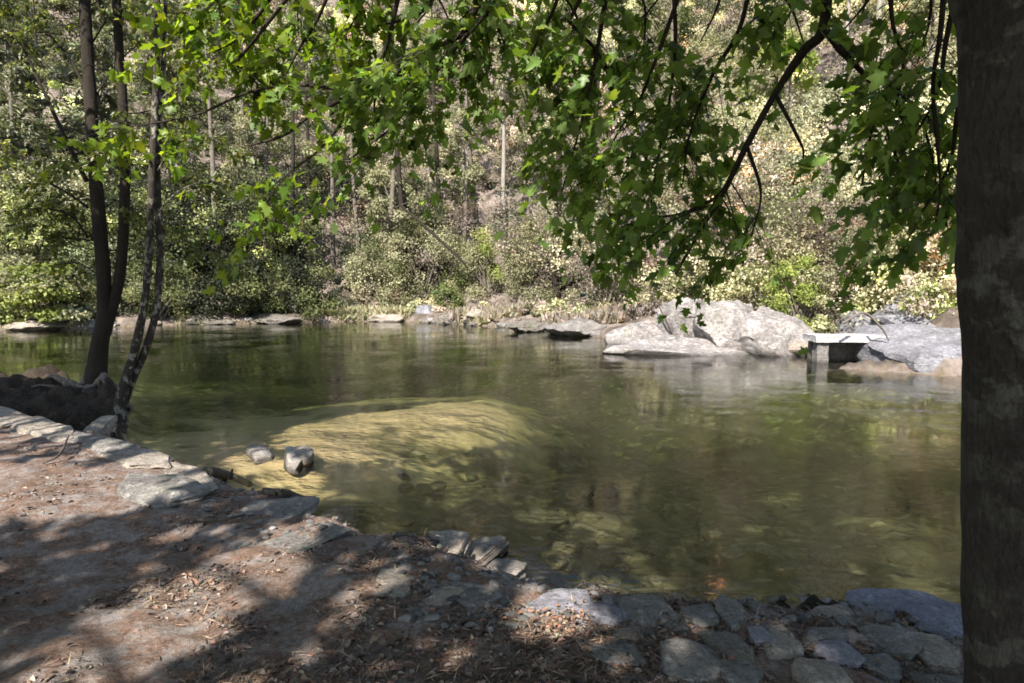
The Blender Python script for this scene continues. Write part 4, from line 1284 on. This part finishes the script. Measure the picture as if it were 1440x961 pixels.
LITP = [(np.array([at(a, b, z)[:2] for a, b in pl]), z, k) for pl, z, k in LIT]
TARGETS = [(atY(a, b, y), r) for a, b, y, r in ((330, 60, 5.2, .35), (300, 30, 5.2, .3), (420, 70, 5.0, .35), (470, 110, 5.1, .3), (200, 176, 5.5, .35), (260, 165, 5.4, .3), (150, 182, 5.5, .25), (370, 300, 5.5, .3),
                                              (430, 130, 5.2, .25), (890, 95, 4.3, .12), (680, 30, 4.5, .18), (345, 175, 5.5, .3), (310, 230, 5.5, .3))]  # leaf spots kept sunlit by leaving out unseen crown leaves up-sun


def canopy():
    trunks = [('maple', np.array([1.5, 1.7])), ('shade_tree', np.array([-3.6, -4.6])), ('shade_tree', np.array([-9.5, -.8])), ('shade_tree', np.array([3.6, -6.0]))]
    n = 5200
    gx = rng.uniform(-10.5, 8.5, n)
    gy = np.where(gx < 1, rng.uniform(-.5, 13.8, n), rng.uniform(-.5, 11.2, n))
    kk = rng.random(n) < .12
    gx = np.where(kk, rng.uniform(-8, -3, n), gx); gy = np.where(kk, rng.uniform(10, 16.5, n), gy)
    h = rng.uniform(4.8, 9.8, n)
    g = np.stack([gx, gy, np.full(n, .4)], 1)
    C = g - SUN_D * (h / math.sin(SUN_EL))[:, None]
    m = 15
    P = (C[:, None] + rng.normal(size=(n, m, 3)) * np.array([.36, .36, .2])).reshape(-1, 3)
    keep = np.ones(len(P), bool)
    for poly, z, k in LITP:
        q = P + SUN_D * ((P[:, 2] - z) / -SUN_D[2])[:, None]
        ins = np.zeros(len(q), bool)
        for ox, oy in ((0, 0), (.12, 0), (-.12, 0), (0, .14), (0, -.14)):
            ins |= inside(q[:, :2] + np.array([ox, oy]), poly)
        if k >= 1: drop = ins
        else:  # streaky partial shade along the shadow direction
            s = q[:, 0] * hy - q[:, 1] * hx
            drop = ins & (vnoise(np.stack([s * 3.4, (q[:, 0] * hx + q[:, 1] * hy) * .35], 1), 5) * .5 + .5 < k * .9)
        keep &= ~drop
    for _ in range(34):
        TARGETS.append((atY(rng.uniform(260, 800), rng.uniform(-10, 230), rng.uniform(4.5, 5.4)), rng.uniform(.12, .26)))
    for _ in range(12):
        TARGETS.append((atY(rng.uniform(800, 1340), rng.uniform(-10, 300), rng.uniform(3.5, 4.5)), rng.uniform(.07, .15)))
    for T, r in TARGETS:
        d = T - P
        tt = d @ SUN_D
        dist = np.linalg.norm(d - tt[:, None] * SUN_D, axis=1)
        keep &= ~((tt > 0) & (dist < r))
    # random sky gaps
    q = P + SUN_D * ((P[:, 2] - .3) / -SUN_D[2])[:, None]
    keep &= vnoise(q[:, :2] * 2.1, 91) > -.85
    # beyond the near water only the mound stays shaded on the left
    far = (q[:, 1] > 13.5) & (q[:, 0] < -1.2) & (np.linalg.norm(q[:, :2] - MOUND, axis=1) > 2.2)
    ax = (q[:, :2] - np.array([MOUND[0] + .3, MOUND[1]])) @ np.array([hy, -hx])
    keep &= ~(far & ~((np.abs(ax) < 1.1) & (q[:, 1] < 17)))
    pxx, pyy, w = project(P)
    keep &= ~((w > .3) & (pxx > -60) & (pxx < 1500) & (pyy > -50) & (pyy < 1000))
    P = P[keep]
    tp = np.array([v for _, v in trunks])
    own = np.argmin(np.linalg.norm(P[:, None, :2] - tp[None], axis=2) - np.array([1.5, 0, 0, 0]), axis=1)
    for i, (nm, xy) in enumerate(trunks):
        Q = P[own == i]
        m = len(Q)
        if nm == 'maple':
            mb = maple_fo
        else:
            b = np.array([xy[0], xy[1], gz(*xy)])
            t = thing('shade_tree', ['', 'unseen broad tree standing behind the viewpoint on the left, crown shaped to cast shade', 'unseen broad tree on the near bank left of the viewpoint, crown shaped to cast shade', 'unseen broad tree standing behind the viewpoint on the right, crown shaped to cast shade'][i], 'tree', b)
            mb, tk = MB(), MB()
            tube(tk, [b - (0, 0, .2), b + (0, 0, 1.0), b + (.1, .1, 4), b + (.2, .2, 7), b + (.2, .3, 10.5)], [.3, .22, .19, .13, .02], 12, 40, .1, seed=i)
            for k in range(16):
                c = Q[rng.integers(0, m)]
                z0 = max(2.5, c[2] - 2.2)
                base = b + (.1, .15, min(z0, 9) - b[2])
                tube(tk, [base, (base + c) / 2 + (0, 0, .3), c], [.06, .04, .012], 6, 10, .1)
            tk.build('trunk', M['dark_bark'], t)
        leaves(mb, Q, rdir(m, -.2), rdir(m, 1.0), .22 * rng.uniform(.7, 1.3, m), pick(MAP, m), OVAL_V, OVAL_F)
        if nm != 'maple':
            mb.build('crown', M['maple_leaf'], t)
    maple_fo.build('crown', M['maple_leaf'], maple_t)


canopy()

# ------------------------------------------------------------------ litter
def litter():
    mb = MB()
    n = 34000
    px = rng.uniform(-120, 1440, n); py = 580 + (1010 - 580) * rng.random(n) ** .9
    zz = np.full(n, .42)
    d = RGT[None] * ((px - 720) / F)[:, None] + UPV[None] * ((480.5 - py) / F)[:, None] + FWD[None]
    P = CAM + d * ((zz - CAM[2]) / d[:, 2])[:, None]
    z, inf = terrain(P[:, :2])
    patch = fbm(P[:, :2] * 1.5, 61, 3)
    ok = (inf[:, 0] > .25) & (rng.random(n) < .42 + 1.15 * patch)
    P[:, 2] = z + .006
    P = P[ok]; m = len(P)
    pal = [(0.15, 0.10, 0.075), (0.22, 0.155, 0.12), (0.10, 0.07, 0.055), (0.26, 0.21, 0.17), (0.19, 0.11, 0.085), (0.06, 0.048, 0.042), (0.24, 0.21, 0.185), (0.18, 0.15, 0.135)]
    A = rng.normal(size=(m, 3)); A[:, 2] *= .25
    N = rng.normal(size=(m, 3)) * .45 + np.array([0, 0, 1.0])
    s = .008 + .045 * rng.random(m) ** 2.6
    leaves(mb, P, A, N, s, pick(pal, m, .25), OVAL_V * np.array([1, 1.2, 3.0]), OVAL_F)
    ko = 170   # orange leaves drifted on the blue grey slab and the soil at its foot
    Qo = np.array([gat(a_, b_) for a_, b_ in zip(rng.normal(785, 26, ko), rng.normal(880, 15, ko))]) + np.stack([np.zeros(ko), np.zeros(ko), rng.uniform(.02, .05, ko)], 1)
    leaves(mb, Qo, rng.normal(size=(ko, 3)) * np.array([1, 1, .2]), rng.normal(size=(ko, 3)) * .35 + np.array([0, 0, 1.0]), rng.uniform(.012, .032, ko),
           pick([(0.21, .125, .085), (0.25, .175, .125), (0.28, .225, .175), (0.18, .09, .062)], ko), OVAL_V * np.array([1, 1.2, 3.0]), OVAL_F)
    # needles and stems
    k = 9000
    idx = rng.integers(0, m, k)
    Q = P[idx] + rng.normal(size=(k, 3)) * np.array([.05, .05, 0]) + (0, 0, .006)
    A = rng.normal(size=(k, 3)); A[:, 2] *= .15
    leaves(mb, Q, A, np.tile([0, 0, 1.0], (k, 1)) + rng.normal(size=(k, 3)) * .2, rng.uniform(.05, .11, k), pick([(0.16, .11, .08), (0.28, .2, .15), (0.08, .06, .05)], k), BLADE_V * np.array([1, .45, .3]), DIA_F)
    tag(mb.build('leaf_litter', M['litter']), 'dry brown leaf litter and needles covering the near bank', 'leaf litter', kind='stuff')
    # rubble between the edge stones
    mb = MB()
    v0, f0 = ICO[3]
    sel = rng.permutation(len(v0))
    import bmesh
    bm = bmesh.new(); bmesh.ops.create_icosphere(bm, subdivisions=2, radius=1)
    v1 = np.array([q.co[:] for q in bm.verts]); f1 = np.array([[q.index for q in p.verts] for p in bm.faces]); bm.free()
    for k in range(900):
        px_ = rng.uniform(560, 1400) if k < 760 else rng.uniform(280, 620)
        py_ = rng.uniform(770, 955) if k < 760 else rng.uniform(690, 800)
        p = at(px_, py_, .2); zt, inf = terrain([p[:2]])
        if inf[0][0] < .02: continue
        s = rng.uniform(.010, .036)
        q = v1 * (1 + .3 * vnoise(v1 * 1.3 + k, k)[:, None]) * s * np.array([1.3, .9, .6])
        a = rng.uniform(0, 3.14); c_, s_ = math.cos(a), math.sin(a)
        q = q @ np.array([[c_, s_, 0], [-s_, c_, 0], [0, 0, 1]])
        tone = rng.uniform(.05, .19)
        mb.add(q + np.array([p[0], p[1], zt[0] + s * .2]), f1, (tone, tone * .95, tone * .93))
    tag(mb.build('rubble', M['litter'], None, True, .6), 'small broken stones between the slabs of the bank edge', 'rubble', kind='stuff')


litter()

# ------------------------------------------------------------------ light, world, camera
wd = bpy.data.worlds.new('World')
scene.world = wd
wd.use_nodes = True
nt = wd.node_tree
bg = nt.nodes['Background']
sky = nt.nodes.new('ShaderNodeTexSky')
sky.sky_type = 'NISHITA'
sky.sun_disc = False
sky.sun_elevation = SUN_EL
sky.sun_rotation = math.atan2(-SUN_D[0], -SUN_D[1])
nt.links.new(sky.outputs[0], bg.inputs[0])
bg.inputs[1].default_value = 0.10
sl = bpy.data.lights.new('sun', 'SUN')
sl.energy = 4.6
sl.angle = math.radians(0.53)
sl.color = (1.0, 0.93, 0.82)
so = bpy.data.objects.new('sun', sl)
COL.objects.link(so)
so.rotation_euler = Vector(SUN_D).to_track_quat('-Z', 'Y').to_euler()

cd = bpy.data.cameras.new('camera')
cd.sensor_width = 36
cd.lens = 24
cd.clip_start = 0.05
cd.clip_end = 600
co = bpy.data.objects.new('camera', cd)
COL.objects.link(co)
co.location = CAM
co.rotation_euler = (math.radians(90) - PITCH, 0, 0)
scene.camera = co

scene.view_settings.view_transform = 'Standard'
scene.view_settings.look = 'None'
scene.view_settings.exposure = 1.6
scene.view_settings.gamma = 1.0
cy = scene.cycles
cy.max_bounces = 8
cy.diffuse_bounces = 3
cy.glossy_bounces = 3
cy.transmission_bounces = 4
cy.transparent_max_bounces = 12
cy.use_denoising = True
cy.caustics_reflective = False
cy.caustics_refractive = False
cy.filter_width = 1.7
